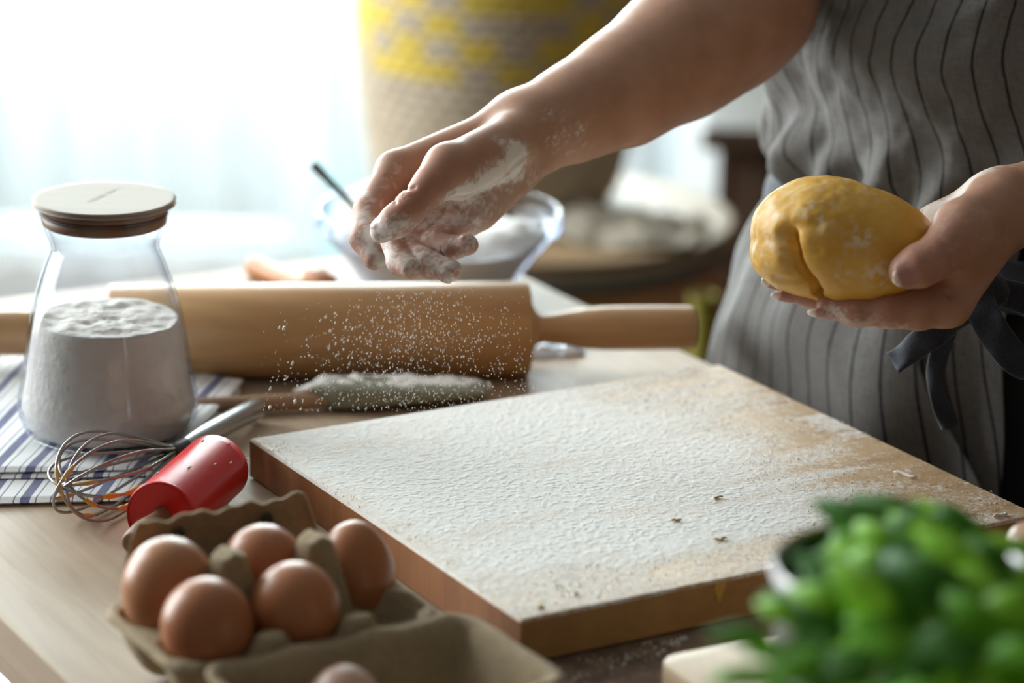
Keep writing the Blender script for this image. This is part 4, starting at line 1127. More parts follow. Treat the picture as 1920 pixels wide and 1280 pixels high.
t.set(color=t.mix(t.attr('flour'), t.ramp(nn, [(0.3, (0.70, 0.37, 0.048)), (0.7, (0.78, 0.46, 0.085))]), (0.84, 0.80, 0.70)), rough=0.42, spec=0.4, sss=0.25, sss_scale=0.006, sss_radius=(1.0, 0.5, 0.15))
t.bump(t.math('ADD', t.math('MULTIPLY', n3, 0.4), t.math('MULTIPLY', t.attr('flour'), 0.4)), 0.25, 0.0008)
o = link('dough_ball', me, t.m)
base_origin(o); tag(o, 'smooth yellow pasta dough ball with a fold held in the hand', 'dough')

# ================================================================== PERSON
PC = np.array([0.325, 1.845, 0]); FWD = np.array([-0.5, -0.866, 0]); RGT = np.array([-0.866, 0.5, 0])
WAIST = 0.128
zk = np.array([-0.60, -0.45, -0.30, -0.15, -0.05, 0.02, 0.08, WAIST, 0.19, 0.26, 0.34, 0.42, 0.48, 0.52])
ak = np.array([0.120, 0.140, 0.162, 0.174, 0.172, 0.163, 0.150, 0.137, 0.139, 0.145, 0.152, 0.158, 0.130, 0.06])
bk_ = np.array([0.085, 0.092, 0.105, 0.116, 0.118, 0.112, 0.103, 0.095, 0.098, 0.106, 0.113, 0.100, 0.070, 0.05])
SHR = PC + RGT * 0.165 + np.array([0, 0, 0.455]); SHL = PC - RGT * 0.165 + np.array([0, 0, 0.455])
def f_torso(p):
    a = np.interp(p[:, 2], zk, ak); b = np.interp(p[:, 2], zk, bk_)
    q = p - PC
    x = q @ RGT; y = q @ FWD
    d = (np.sqrt((x / a) ** 2 + (y / b) ** 2) - 1) * b * 0.9
    d = np.maximum(d, np.maximum(p[:, 2] - 0.50, -0.13 - p[:, 2]))
    for s in (-1, 1):
        hip = PC + RGT * 0.082 * s + np.array([0, 0, -0.10]); kn = PC + RGT * 0.088 * s + FWD * 0.01 + np.array([0, 0, -0.40]); an_ = PC + RGT * 0.088 * s - FWD * 0.01 + np.array([0, 0, FLOOR_Z + 0.07])
        d = smin(d, chain(p, [(hip, 0.084), (kn, 0.055), (an_, 0.036)], 0.02), 0.03)
        toe = an_ + FWD * 0.13 - np.array([0, 0, 0.040])
        d = smin(d, cap(p, an_ - np.array([0, 0, 0.028]), toe, 0.036, 0.026), 0.02)
        d = smin(d, chain(p, [(PC + RGT * 0.05 * s + np.array([0, 0, 0.47]), 0.05), (PC + RGT * 0.150 * s + np.array([0, 0, 0.452]), 0.050)], 0.02), 0.04)
    nk = PC + np.array([0, 0, 0.50])
    d = smin(d, cap(p, nk, nk + FWD * 0.02 + np.array([0, 0, 0.11]), 0.052, 0.050), 0.03)
    hc = nk + FWD * 0.035 + np.array([0, 0, 0.205])
    d = smin(d, ellip(p, hc, (RGT, FWD, Z3), (0.074, 0.092, 0.108)), 0.02)
    d = smin(d, ellip(p, hc + FWD * 0.035 - Z3 * 0.065, (RGT, FWD, Z3), (0.050, 0.052, 0.052)), 0.02)
    d = smin(d, cap(p, hc + FWD * 0.088 + Z3 * 0.01, hc + FWD * 0.106 - Z3 * 0.025, 0.008, 0.011), 0.012)
    for s in (-1, 1):
        d = smin(d, ellip(p, hc + RGT * 0.074 * s - Z3 * 0.01, (RGT, FWD, Z3), (0.009, 0.018, 0.030)), 0.006)
        d = -smin(-d, ellip(p, hc + RGT * 0.031 * s + FWD * 0.094 + Z3 * 0.010, (RGT, FWD, Z3), (0.019, 0.010, 0.012)), 0.01)
        d = smin(d, np.linalg.norm(p - (hc + RGT * 0.031 * s + FWD * 0.074 + Z3 * 0.008), axis=1) - 0.0125, 0.002)
    d = smin(d, ellip(p, hc + FWD * 0.080 - Z3 * 0.058, (RGT, FWD, Z3), (0.022, 0.010, 0.008)), 0.006)
    d = d + 0.003 * np.exp(-(polydist(p, [hc + RGT * 0.022 + FWD * 0.085 - Z3 * 0.058, hc - RGT * 0.022 + FWD * 0.085 - Z3 * 0.058]) / 0.003) ** 2)
    return d

# ---- right arm and hand (sprinkling flour): palm towards the viewer, thumb in front, fingers curled
RD = 1.68
def R_(px, py, dd): return P(px, py, RD + dd)
r_wr = R_(990, 250, 0.030)
r_arm = [(SHR, 0.050), (SHR * 0.45 + P(1400, 2, RD + 0.115) * 0.55 + np.array([0.012, 0.0, 0.0]), 0.046), (P(1400, 2, RD + 0.115), 0.0405), (P(1345, 48, RD + 0.105), 0.0400), (P(1265, 104, RD + 0.09), 0.0375), (P(1165, 168, RD + 0.066), 0.0315), (P(1070, 214, RD + 0.045), 0.0250), (r_wr, 0.0212)]
r_meta = [[(R_(975, 238, .032), .0165), (R_(742, 320, .016), .0112)], [(R_(970, 252, .038), .0165), (R_(782, 350, .030), .0110)],
          [(R_(972, 270, .040), .0165), (R_(826, 384, .028), .0106)], [(R_(980, 286, .036), .0165), (R_(866, 414, .014), .0102)]]
r_thenar = [[(R_(958, 268, .010), .0165), (R_(842, 318, -.026), .0138)], [(R_(940, 292, .002), .0125), (R_(862, 340, -.024), .0108)]]
r_hypo = [[(R_(966, 316, .022), .0150), (R_(896, 392, .008), .0130)]]
r_thumb = [(R_(842, 314, -.028), .0138), (R_(812, 346, -.037), .0112), (R_(769, 390, -.042), .0092), (R_(742, 415, -.042), .0092), (R_(716, 433, -.038), .0070)]
r_idx = [(R_(742, 320, .016), .0112), (R_(693, 396, -.006), .0094), (R_(682, 446, -.022), .0080), (R_(702, 486, -.030), .0064)]
r_mid = [(R_(782, 350, .030), .0110), (R_(734, 448, .010), .0090), (R_(752, 490, -.008), .0080), (R_(772, 503, -.022), .0064)]
r_rng = [(R_(826, 384, .028), .0106), (R_(768, 474, .004), .0088), (R_(806, 496, -.020), .0078), (R_(845, 507, -.030), .0066)]
r_pky = [(R_(866, 414, .014), .0096), (R_(812, 456, .002), .0078), (R_(850, 464, -.014), .0068), (R_(878, 459, -.022), .0060)]
r_grv = []
def wrinkles(d, p, j, axis, r, amp=0.00055, offs=(-0.0028, -0.0009, 0.0011, 0.0031)):
    q = p - j
    near = np.exp(-(np.linalg.norm(q, axis=1) / (1.25 * r)) ** 4)
    tt = q @ axis + 0.0012 * np.sin((q @ rx) * 700)
    for o_ in offs: d = d + amp * near * np.exp(-((tt - o_) / 0.00055) ** 2)
    return d
def unit(v): return v / np.linalg.norm(v)
def f_right0(p):
    palm = None
    for c in r_meta + r_thenar + r_hypo:
        e = chain(p, c); palm = e if palm is None else smin(palm, e, 0.0065)
    arm = chain(p, r_arm, 0.02)
    # flat wrist bones
    arm = smin(arm, np.linalg.norm(p - R_(968, 196 + 26, .040), axis=1) - .0135, 0.012)
    palm = smin(palm, arm, 0.016)
    fg = None
    for c in (r_idx, r_mid, r_rng, r_pky):
        e = chain(p, c, 0.0035); fg = e if fg is None else smin(fg, e, 0.0010)
    A = smin(palm, fg, 0.006)
    th = chain(p, r_thumb, 0.004)
    Bq = smin(palm, th, 0.008)
    d = smin(A, Bq, 0.0010)
    return d
def on_r(pts): return [on_surface(x, y, f_right0, 1.58, 1.78) for x, y in pts]
r_grv = [(on_r([(842, 384), (858, 392), (872, 404), (884, 418), (892, 434)]), .0016, .0011), (on_r([(806, 392), (822, 404), (834, 422)]), .0012, .0012),
         (on_r([(728, 330), (748, 342), (764, 356), (776, 352)]), .0016, .0013), (on_r([(735, 345), (745, 362), (742, 380)]), .0010, .0011),
         (on_r([(986, 292), (966, 308), (940, 336), (905, 356), (870, 368), (842, 374)]), .0022, .0016),
         (on_r([(978, 262), (972, 280), (976, 300)]), .0008, .0014), (on_r([(1004, 270), (1000, 300), (1006, 322)]), .0006, .0010)]
def f_right(p):
    d = f_right0(p)
    for pts, dep, wid in r_grv:
        d = d + dep * np.exp(-(polydist(p, pts) / wid) ** 2)
    d = wrinkles(d, p, r_thumb[2][0], unit(r_thumb[3][0] - r_thumb[1][0]), .011)
    for c in (r_idx, r_mid, r_rng, r_pky):
        d = wrinkles(d, p, c[1][0], unit(c[2][0] - c[0][0]), c[1][1], .0006)
        d = wrinkles(d, p, c[2][0], unit(c[3][0] - c[1][0]), c[2][1], .0004, (-.001, .001))
    # tendons on the inner wrist
    for a, b in (((1000, 243), (1085, 196)), ((1003, 262), (1090, 222))):
        e = polydist(p, [R_(a[0], a[1], .009), R_(b[0], b[1], .020)])
        d = d - 0.0012 * np.exp(-(e / 0.004) ** 2)
    for nl in r_nails: d = nail_add(d, p, nl)
    return d
def nail(tip, prev, nrm, ln, wd, off):
    ax_ = unit(tip - prev); n_ = unit(nrm - ax_ * (nrm @ ax_)); s_ = np.cross(ax_, n_)
    return (tip + n_ * off, ax_, s_, n_, ln, wd)
def nail_add(d, p, nl):
    c, ax_, s_, n_, ln, wd = nl
    q = p - c; x, y, z = q @ ax_, q @ s_, q @ n_
    e = ellip(np.stack([x, y, z + y * y * 40], -1), np.zeros(3), np.eye(3), (ln, wd, 0.0018))
    return smin(d, e, 0.0006)
def nail_mask(p, nl):
    c, ax_, s_, n_, ln, wd = nl
    q = p - c; x, y, z = q @ ax_, q @ s_, q @ n_
    return (((x / ln) ** 2 + (y / wd) ** 2 < 1.0) & (np.abs(z + y * y * 40) < 0.0026)).astype(float), x / ln
r_nails = [nail(r_thumb[4][0] + (r_thumb[3][0] - r_thumb[4][0]) * 0.35, r_thumb[2][0], -rx * 0.55 + uy * 0.75 - fz_ * 0.35, .0068, .0056, .0066),
           nail(r_rng[3][0], r_rng[2][0], -uy * 0.55 - fz_ * 0.75 + rx * 0.3, .0055, .0045, .0066),
           nail(r_pky[3][0], r_pky[2][0], -fz_ * 0.6 + rx * 0.5 + uy * 0.35, .0048, .0040, .0058)]

# ---- left arm and hand (holding the dough)
def L_(px, py, dd): return P(px, py, DD + dd)
l_wr = L_(1892, 384, 0.012)
l_el = np.array([0.508, 1.640, 0.205])
l_arm = [(SHL, 0.050), ((SHL + l_el) / 2, 0.046), (l_el, 0.041), (l_el * 0.75 + l_wr * 0.25 + Z3 * -.004, 0.0395), (l_el * 0.45 + l_wr * 0.55, 0.0325), (l_el * 0.17 + l_wr * 0.83, 0.0245), (l_wr, 0.0215)]
l_meta = [[(L_(1866, 420, -.002), .0170), (L_(1776, 566, -.013), .0135)], [(L_(1862, 410, .014), .0170), (L_(1775, 552, .008), .0125)],
          [(L_(1858, 395, .026), .0165), (L_(1768, 520, .030), .0125)], [(L_(1850, 378, .034), .0150), (L_(1762, 436, .046), .0150)], [(L_(1762, 436, .046), .0145), (L_(1748, 480, .052), .0120)]]
l_thenar = [[(L_(1868, 392, -.006), .0180), (L_(1806, 432, -.030), .0160)], [(L_(1840, 440, -.012), .0150), (L_(1795, 480, -.026), .0120)]]
l_thumb = [(L_(1806, 432, -.030), .0160), (L_(1782, 458, -.040), .0134), (L_(1752, 484, -.046), .0118), (L_(1722, 499, -.047), .0116), (L_(1699, 508, -.046), .0096)]
l_idx = [(L_(1776, 566, -.013), .0135), (L_(1722, 580, -.019), .0112), (L_(1668, 582, -.020), .0098), (L_(1606, 584, -.017), .0082), (L_(1552, 573, -.012), .0066)]
l_mid = [(L_(1775, 552, .008), .0125), (L_(1650, 578, .006), .0100), (L_(1548, 560, .004), .0086), (L_(1484, 542, .002), .0070)]
l_rng = [(L_(1768, 520, .030), .0125), (L_(1640, 560, .032), .0098), (L_(1530, 548, .026), .0082), (L_(1458, 521, .018), .0066)]
l_pky = [(L_(1748, 480, .052), .0115), (L_(1662, 520, .050), .0090), (L_(1600, 530, .047), .0076), (L_(1550, 518, .043), .0064)]
l_grv = [([L_(1780, 560, -.026), L_(1772, 536, -.030), L_(1760, 520, -.034)], .0014, .0016), ([L_(1800, 470, -.044), L_(1826, 404, -.030)], .0000, .002),
         ([L_(1835, 350, .01), L_(1848, 392, -.022)], .0007, .0011), ([L_(1842, 348, .01), L_(1856, 392, -.022)], .0006, .0010),
         ([L_(1826, 372, .012), L_(1800, 410, .0), L_(1790, 440, -.012)], .0024, .0030)]
l_nails = [nail(l_thumb[4][0], l_thumb[3][0], -fz_ * 0.90 - uy * 0.30 + rx * -0.2, .0088, .0072, .0097),
           nail(l_idx[4][0] - rx * .003, l_idx[3][0], -uy * 0.8 - fz_ * 0.4, .0078, .0045, .0056),
           nail(l_mid[3][0] - rx * .004, l_mid[2][0], -uy * 0.8 - fz_ * 0.4, .0078, .0045, .0056),
           nail(l_rng[3][0] - rx * .003, l_rng[2][0], -uy * 0.55 - fz_ * 0.8, .0080, .0045, .0052)]
def f_left(p):
    palm = None
    for c in l_meta + l_thenar:
        e = chain(p, c); palm = e if palm is None else smin(palm, e, 0.010)
    palm = smin(palm, chain(p, l_arm, 0.02), 0.016)
    fg = None
    for c in (l_idx, l_mid, l_rng, l_pky):
        e = chain(p, c, 0.0035); fg = e if fg is None else smin(fg, e, 0.0010)
    A = smin(palm, fg, 0.006); Bq = smin(palm, chain(p, l_thumb, 0.004), 0.008)
    d = smin(A, Bq, 0.0010)
    for pts, dep, wid in l_grv:
        if dep > 0: d = d + dep * np.exp(-(polydist(p, pts) / wid) ** 2)
    d = wrinkles(d, p, l_thumb[2][0], unit(l_thumb[3][0] - l_thumb[1][0]), .0125, .0005)
    for c in (l_idx,):
        d = wrinkles(d, p, c[2][0], unit(c[3][0] - c[1][0]), c[2][1], .0004)
    for nl in l_nails: d = nail_add(d, p, nl)
    return d

blocks = []
def pts_of(*cs): return np.array([q for c in cs for q, _ in c])
pr_ = pts_of(*r_meta, r_thumb, r_idx, r_mid, r_rng, r_pky, r_arm)
pl_ = pts_of(*l_meta, l_thumb, l_idx, l_mid, l_rng, l_pky, l_arm)
VR, QR = sdf_mesh(f_right, pr_.min(0) - 0.06, pr_.max(0) + 0.06, 0.00125)
VL, QL = sdf_mesh(f_left, pl_.min(0) - 0.06, pl_.max(0) + 0.06, 0.00125)
VT, QT = sdf_mesh(f_torso, (PC[0] - 0.26, PC[1] - 0.26, FLOOR_Z - 0.01), (PC[0] + 0.26, PC[1] + 0.26, 0.85), 0.007)
VB = np.vstack([VR, VL, VT]); QB = np.vstack([QR, QL + len(VR), QT + len(VR) + len(VL)])
me = mesh_np(VB, QB)
# flour on the skin, nails and warm joints
flour = np.zeros(len(VB)); nailm = np.zeros(len(VB)); warm = np.zeros(len(VB)); tipw = np.zeros(len(VB))
nR, nL = len(VR), len(VL)
n1 = fbm(VR * 170, 4); n2 = fbm(VR * 600 + 4, 3)
pxr = np.stack(to_px(VR), -1); pxr = np.concatenate([pxr, np.zeros((nR, 1))], 1)
def near_px(pq, pts, w_): return np.exp(-(polydist(pq, [np.array([x, y, 0.0]) for x, y in pts]) / w_) ** 2)
amt = 0.44 * near_px(pxr, [(960, 330), (900, 390), (850, 410), (800, 430)], 42) + 0.50 * near_px(pxr, [(974, 288), (942, 318), (900, 346), (852, 368)], 17)
amt += 0.42 * near_px(pxr, [(918, 254), (945, 262), (970, 276)], 14) + 0.34 * near_px(pxr, [(690, 370), (688, 430), (700, 485)], 34) + 0.42 * near_px(pxr, [(730, 480), (800, 490), (850, 505)], 30)
amt += 0.30 * near_px(pxr, [(870, 465), (890, 455)], 20) + 0.36 * near_px(pxr, [(700, 440), (730, 430), (752, 415)], 20) + 0.12 * near_px(pxr, [(735, 315), (780, 330), (860, 290)], 30) + 0.10 * near_px(pxr, [(1000, 290), (1060, 250)], 40)
amt -= 0.45 * near_px(pxr, [(930, 225), (880, 268), (822, 305), (796, 345), (770, 382)], 24)
amt = np.clip(amt, 0, 0.8)
flour[:nR] = sstep(0.20, 0.66, amt + 1.1 * (n1 - 0.5) + 0.9 * (n2 - 0.5)) * np.clip(0.38 + amt, 0, 0.9) * (amt > 0.03) + 0.42 * amt
spots = [(1085, 243, .005), (1040, 262, .006), (1030, 215, .004), (1062, 250, .004)]
for px, py, rr_ in spots:
    e = np.linalg.norm(np.cross(VR - CAM, unit(ray(px, py))), axis=1)
    flour[:nR] = np.maximum(flour[:nR], 0.7 * sstep(0.55, 0.68, n2) * np.exp(-(e / rr_) ** 2))
n1 = fbm(VL * 150, 4); n2 = fbm(VL * 600 + 4, 3)
amt = 0.75 * np.exp(-(polydist(VL, [L_(1740, 395, .03), L_(1800, 348, .02), L_(1850, 345, .014)]) / 0.016) ** 2) + 0.5 * np.exp(-(polydist(VL, [L_(1690, 606, -.02), L_(1560, 585, -.02)]) / 0.008) ** 2) + 0.16 * np.exp(-(np.linalg.norm(VL - L_(1800, 420, -.04), axis=1) / 0.04) ** 2)
flour[nR:nR + nL] = np.clip(sstep(0.15, 0.55, amt + 0.8 * (n1 - 0.5) + 0.9 * (n2 - 0.5)), 0, 1) * np.clip(amt * 1.4, 0, 0.85)
for nls, a, b in ((r_nails, 0, nR), (l_nails, nR, nR + nL)):
    for nl in nls:
        lim_ = 0.25 if nl[4] < 0.0081 and nls is l_nails else 0.55
        mk_, xx_ = nail_mask(VB[a:b], nl)
        nailm[a:b] = np.maximum(nailm[a:b], mk_); tipw[a:b] = np.maximum(tipw[a:b], mk_ * sstep(lim_, lim_ + 0.12, xx_))
for c in (r_idx, r_mid, r_rng, r_pky, r_thumb):
    for q, rr_ in c[1:]:
        warm[:nR] = np.maximum(warm[:nR], np.exp(-(np.linalg.norm(VR - q, axis=1) / (rr_ * 1.7)) ** 2))
for c in (l_idx, l_mid, l_rng, l_thumb):
    for q, rr_ in c[2:]:
        warm[nR:nR + nL] = np.maximum(warm[nR:nR + nL], np.exp(-(np.linalg.norm(VL - q, axis=1) / (rr_ * 1.9)) ** 2))
for nm, vals in (('flour', flour), ('nail', nailm), ('warm', warm), ('nailtip', tipw)): add_attr(me, nm, vals)
t = NT('skin')
nn = t.noise(t.coord('Object'), 55, 4); pores = t.noise(t.coord('Object'), 1100, 3)
sk = t.ramp(nn, [(0.3, (0.42, 0.225, 0.145)), (0.7, (0.50, 0.285, 0.195))])
sk = t.mix(t.math('MULTIPLY', t.attr('warm'), 0.6), sk, (0.44, 0.165, 0.115))
sk = t.mix(t.attr('nail'), sk, (0.44, 0.215, 0.18)); sk = t.mix(t.attr('nailtip'), sk, (0.78, 0.68, 0.58))
ro_ = t.mix(t.attr('flour'), (0.44, 0.44, 0.44), (0.95, 0.95, 0.95))
t.set(color=t.mix(t.attr('flour'), sk, (0.80, 0.75, 0.71)), rough=t.mix(t.attr('nail'), ro_, (0.25, 0.25, 0.25)), spec=0.4, sss=0.18, sss_scale=0.005, sss_radius=(1.0, 0.35, 0.2))
t.bump(t.math('ADD', t.math('MULTIPLY', pores, 0.5), t.math('MULTIPLY', t.attr('flour'), 0.6)), 0.22, 0.0006)
person = link('person', me, t.m)
base_origin(person)
person.data.update()
tag(person, 'person in a striped apron sprinkling flour and holding a dough ball', 'person')
# ---- clothing: dark shirt and trousers under the apron, hair
def garment(name, fn, lo, hi, h, mat):
    V, Q = sdf_mesh(fn, lo, hi, h)
    o = link(name, mesh_np(V, Q), mat, person); return o
lo_, hi_ = (PC[0] - 0.27, PC[1] - 0.27, FLOOR_Z), (PC[0] + 0.27, PC[1] + 0.27, 0.6)
m_cloth = plain('dark_cloth', (0.012, 0.014, 0.018), 0.9)
def f_trouser(p):
    d = f_torso(p) - 0.006 - 0.006 * sstep(-0.2, -0.6, p[:, 2])
    return np.maximum(np.maximum(d, p[:, 2] - 0.12), FLOOR_Z + 0.075 - p[:, 2])
garment('trousers', f_trouser, lo_, hi_, 0.008, m_cloth)
def f_shirt(p):
    d = f_torso(p) - 0.003
    for a, b in ((SHR, r_arm[1][0]), (SHL, l_arm[1][0])):
        d = smin(d, cap(p, a, a + (b - a) * 0.75, 0.062, 0.058), 0.02)
    return np.maximum(np.maximum(d, p[:, 2] - 0.505), 0.09 - p[:, 2])
garment('shirt', f_shirt, lo_, hi_, 0.008, m_cloth)
hc = PC + np.array([0, 0, 0.705]) + FWD * 0.035
def f_hair(p):
    d = ellip(p, hc - FWD * 0.012 + Z3 * 0.012, (RGT, FWD, Z3), (0.084, 0.097, 0.110))
    d = np.maximum(d, (p - hc) @ unit(FWD * 0.8 - Z3 * 0.55) - 0.045)
    return smin(d, np.linalg.norm(p - (hc - FWD * 0.105 + Z3 * 0.045), axis=1) - 0.036, 0.012)
garment('hair', f_hair, hc - 0.18, hc + 0.18, 0.006, plain('hair_brown', (0.05, 0.028, 0.016), 0.5))
# ---- apron
t = NT('apron_linen')
uvn = t.coord('UV'); sx = t.sep(uvn)
wv = t.noise(t.coord('UV', scale=(1, 1, 1)), 1400, 2)
ph = t.math('FRACT', t.math('MULTIPLY', sx[0], 1 / 0.0136))
dd_ = t.math('ABSOLUTE', t.math('SUBTRACT', t.math('ADD', ph, t.math('MULTIPLY', t.math('SUBTRACT', t.noise(t.coord('UV'), 700, 1), 0.5), 0.05)), 0.5))
line = t.math('LESS_THAN', dd_, 0.045)
sl_ = t.noise(t.coord('UV', scale=(1, 0.12, 1)), 900, 2); sl2 = t.noise(t.coord('UV', scale=(0.12, 1, 1)), 900, 2)
weave = t.math('ADD', t.math('MULTIPLY', sl_, 0.5), t.math('MULTIPLY', sl2, 0.5))
lin = t.ramp(weave, [(0.35, (0.12, 0.117, 0.113)), (0.65, (0.19, 0.186, 0.18))])
t.set(color=t.mix(line, lin, (0.012, 0.014, 0.018)), rough=0.92, sheen=0.12); t.bump(weave, 0.3, 0.0006)
m_apron = t.m
def torso_pt(th, z, off):
    a = np.interp(z, zk, ak) + off; b = np.interp(z, zk, bk_) + off
    return PC + FWD * (b * np.cos(th))[..., None] + RGT * (a * np.sin(th))[..., None] + Z3 * z[..., None]
def cloth_panel(edge_r, edge_l, z1, z0, offf, lat, n=260, m=200):
    """edge_*: angle in degrees of the panel's two edges at each height"""
    s, q = np.meshgrid(np.linspace(0, 1, n), np.linspace(0, 1, m), indexing='ij')
    z = z1 + (z0 - z1) * q
    t0, t1 = edge_r(z), edge_l(z)
    th = np.radians(t0 + (t1 - t0) * s)
    rad0 = 0.125
    U_ = th * rad0                                  # cloth coordinate follows the unfolded sheet
    off = offf(th, z)
    G = torso_pt(th + lat(th, z), z + 0.004 * (fbm(np.stack([th * 3, z * 14, 0 * z + 7], -1), 2) - .5), off)
    du = np.clip(1.0735 - G @ U, 0, 1) * sstep(0.075, 0.012, z)          # cloth pressed flat against the table edge
    G = G + du[..., None] * U
    uv = np.stack([U_, z], -1)
    return grid_mesh(G, uv=uv)
def n3(th, z, a, b, c, o=3): return fbm(np.stack([th * a + c, z * b + c, 0 * z + c], -1), o) - 0.5
def lat_bib(th, z):
    return 0.16 * n3(th, z, 0.8, 7, 3.0, 2) + 0.10 * np.sin((z - 0.2) * 38 + th * 1.2) * 0.55 + 0.03 * n3(th, z, 4, 30, 9)
def off_bib(th, z):
    h = z - WAIST
    bulge = 0.016 * np.exp(-((h - 0.028) / 0.030) ** 2) + 0.010 * np.exp(-((h - 0.10) / 0.05) ** 2)
    pleat = 0.009 * np.sin(th * 23 + 2.0 * np.sin(z * 40)) * np.exp(-(h / 0.045) ** 2)
    soft = 0.030 * n3(th + z * 2.0, z, 2.2, 12, 1.0, 3) * sstep(0.0, 0.03, h) + 0.012 * n3(th + 2.5 * z, z - 0.05 * th, 6, 34, 5.0)
    side = 0.012 * np.exp(-((h - 0.115) / 0.020) ** 2) * sstep(0.6, 1.1, th)
    drag = 0.010 * np.sin(z * 85 + th * 9) * sstep(0.55, 1.0, th) * np.exp(-((h - 0.07) / 0.05) ** 2)
    neck = -0.012 * np.exp(-((h + 0.006) / 0.010) ** 2)
    return np.maximum(0.012 + bulge + pleat + soft + side + drag + neck, 0.0095 + 0.004 * sstep(0.10, 0.2, h) + 0.002 * np.sin(th * 11 + z * 30))
apron = link('apron_bib', shell(cloth_panel(lambda z: z * 0 - 105, lambda z: z * 0 + 105, 0.42, WAIST - 0.004, off_bib, lat_bib), 0.0009), m_apron, person)
apron['label'] = 'grey linen apron with thin black stripes'
def lat_sk(th, z): return 0.045 * np.sin(z * 30 + th * 2) + 0.09 * n3(th, z, 1.2, 8, 6.0, 2)
def off_sk(base):
    def f(th, z):
        h = WAIST - z
        pl_ = (0.0045 * np.exp(-(h / 0.05) ** 2) + 0.0075 * sstep(0.02, 0.2, h)) * np.sin(th * 15 + 1.2 * np.sin(z * 16) + 2 * n3(th, z, 1.5, 3, 2.0))
        return base + 0.014 * sstep(0.0, 0.06, h) + pl_ + 0.018 * n3(th, z, 2.0, 8, 4.0, 3) * sstep(0.0, 0.05, h)
    return f
ed1 = lambda z: np.interp(z, [-0.4, -0.08, -0.025, 0.02, 0.06, 0.13], [-16, -15, -12.5, -6, -3, 2])
sk1 = link('apron_skirt', shell(cloth_panel(ed1, lambda z: z * 0 + 107, WAIST + 0.004, -0.46, off_sk(0.017), lat_sk), 0.0009), m_apron, person)
sk2 = link('apron_skirt', shell(cloth_panel(lambda z: np.interp(z, [-0.4, -0.03, 0.05, 0.12], [-12, -15.5, -19.5, -22]), lambda z: ed1(z) + 14, WAIST + 0.004, -0.46, off_sk(0.0055), lat_sk, 120), 0.0009), m_apron, person)
# navy waist tie with its knot and tails
m_tie = NT('tie_navy'); nn = m_tie.noise(m_tie.coord('Object'), 700, 3)
m_tie.set(color=m_tie.ramp(nn, [(0.3, (0.010, 0.013, 0.022)), (0.7, (0.026, 0.033, 0.052))]), rough=0.9, sheen=0.3); m_tie.bump(nn, 0.4, 0.0008); m_tie = m_tie.m
def ribbon(path, width_dir, w, th=0.0016, roll=0.0):
    """a strip of doubled cloth along a path"""
    p = np.array(path, float); k = len(p)
    tg = np.gradient(p, axis=0); tg /= np.linalg.norm(tg, axis=1)[:, None]
    wd = np.array(width_dir, float); wd = np.broadcast_to(wd, (k, 3)) if wd.ndim == 1 else wd
    wd = wd - tg * np.sum(wd * tg, 1, keepdims=True); wd /= np.linalg.norm(wd, axis=1)[:, None]
    nm = np.cross(tg, wd); w = np.broadcast_to(np.asarray(w, float), (k,))
    a = np.linspace(0, 2 * np.pi, 20, endpoint=False)
    ca = np.sign(np.cos(a)) * np.abs(np.cos(a)) ** 0.55; sa = np.sign(np.sin(a)) * np.abs(np.sin(a)) ** 0.8
    G = p[None] + (w[None] / 2 * ca[:, None])[..., None] * wd[None] + (th * sa[:, None] + 0.0016 * np.cos(2.2 * ca)[:, None] * np.sin(np.arange(k) * 0.35)[None])[..., None] * nm[None]
    G = np.concatenate([np.repeat(G.mean(0)[None, :1], 20, 0), G, np.repeat(G.mean(0)[None, -1:], 20, 0)], 1)
    return grid_mesh(G, wrap_u=True)
def spl(pts, n_=10): return smooth_profile(pts, n_)
th = np.radians(np.linspace(-170, 170, 120))
zz = WAIST - 0.012 + 0.004 * np.sin(th * 3) - 0.012 * np.exp(-((th + 0.35) / 0.5) ** 2)
link('waist_tie', ribbon(torso_pt(th, zz, np.full_like(th, 0.0215)), Z3, 0.034, 0.0022), m_tie, person)
KD = 1.688
link('tie_knot', mesh_np(*sdf_mesh(lambda p: smin(ellip(p, P(1838, 545, KD), (rx, uy, fz_), (0.017, 0.014, 0.010)), ellip(p, P(1822, 566, KD - .002), (rx, uy, fz_), (0.010, 0.013, 0.009)), 0.004) + 0.002 * (fbm(p * 260, 2) - .5), P(1838, 545, KD) - 0.035, P(1838, 545, KD) + 0.035, 0.0015)), m_tie, person)
link('tie_tail', ribbon(spl([P(1838, 560, KD), P(1805, 590, KD - .004), P(1755, 622, KD - .008), P(1712, 652, KD - .006), P(1676, 682, KD - .002)]), uy * 0.75 + rx * 0.5, [0.016] * 15 + [0.0175] * 26, 0.0024), m_tie, person)
link('tie_loop', ribbon(spl([P(1826, 548, KD - .004), P(1846, 590, KD - .012), P(1868, 630, KD - .016), P(1900, 668, KD - .016), P(1945, 690, KD - .010), P(1975, 640, KD), P(1940, 570, KD + .004), P(1850, 545, KD)]), rx * 0.8 + uy * 0.45 - fz_ * 0.2, 0.019, 0.0022), m_tie, person)
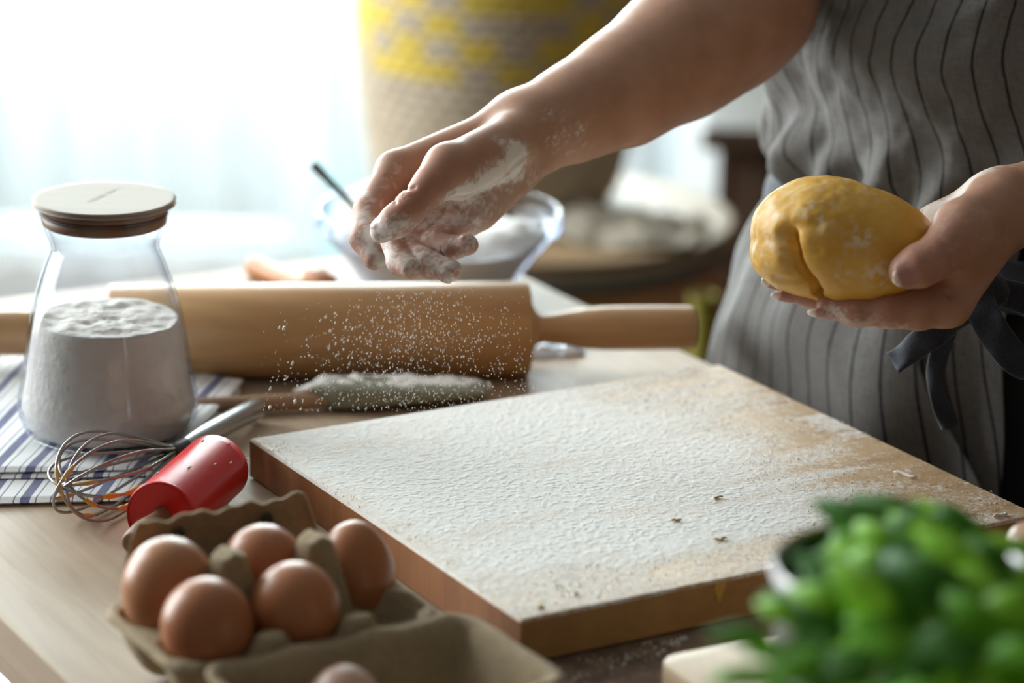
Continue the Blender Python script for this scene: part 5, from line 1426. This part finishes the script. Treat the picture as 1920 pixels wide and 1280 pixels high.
link('tie_tail', ribbon(spl([P(1815, 560, KD + .008), P(1776, 620, KD + .014), P(1756, 690, KD + .022), P(1764, 750, KD + .030), P(1782, 800, KD + .040)]), rx, 0.012, 0.0016), m_tie, person)

# ================================================================== FALLING FLOUR
N = 1500
pc = []; rc = []; sd_ = []; st_ = []
i = 0
while len(pc) < N:
    fy = RNG.random() ** 0.72
    py = 540 + 230 * fy
    cx0 = 790 - 20 * fy; spread = 70 + 105 * fy
    px = cx0 + RNG.normal() * spread * (1.0 if RNG.random() < 0.75 else 1.25)
    if px < 490 or px > 1060: continue
    if px > 990 and RNG.random() < 0.7: continue
    lim = 778 - 0.158 * (px - 700) + 6
    if py > lim: continue
    dp = RD - 0.01 + RNG.normal() * 0.028
    q = P(px, py, dp)
    if q[2] < 0.004: continue
    big = RNG.random()
    far_left = np.clip((760 - px) / 200, 0, 1)
    rad = 0.00020 + 0.00018 * RNG.random() + (0.00032 * RNG.random() * (0.35 + far_left) if big > 0.70 else 0) + (0.0004 * far_left if big > 0.94 else 0)
    pc.append(q); rc.append(rad)
    sd_.append(-Z3 + rx * 0.30 * (px - 830) / 200); st_.append(0.7 + 0.7 * RNG.random())
pc, rc = np.array(pc), np.array(rc)
o = link('falling_flour', mesh_np(*grains(pc, rc, (np.array(sd_), np.array(st_)))), m_flour, None, False)
base_origin(o); tag(o, 'fine white flour falling from the sprinkling hand', 'flour', kind='stuff')
# flour spilled on the table in front of the pastry board
pc = []; rc = []
for px, py, w_, k in ((1214, 1205, 5, 14), (1262, 1206, 9, 40), (1278, 1197, 7, 26), (1240, 1224, 26, 30), (1130, 1243, 30, 26), (1060, 1268, 30, 40), (1185, 1236, 20, 16)):
    for _ in range(k):
        pc.append(onz(px + RNG.normal() * w_, py + RNG.normal() * w_ * 0.35, 0.0004)); rc.append(0.0003 + 0.0007 * RNG.random() ** 2)
o = link('spilled_flour', mesh_np(*grains(np.array(pc), np.array(rc))), m_flour, None, False)
base_origin(o); tag(o, 'crumbs of white flour spilled on the table beside the chopping board', 'flour', kind='stuff')
bpy.context.view_layer.update()
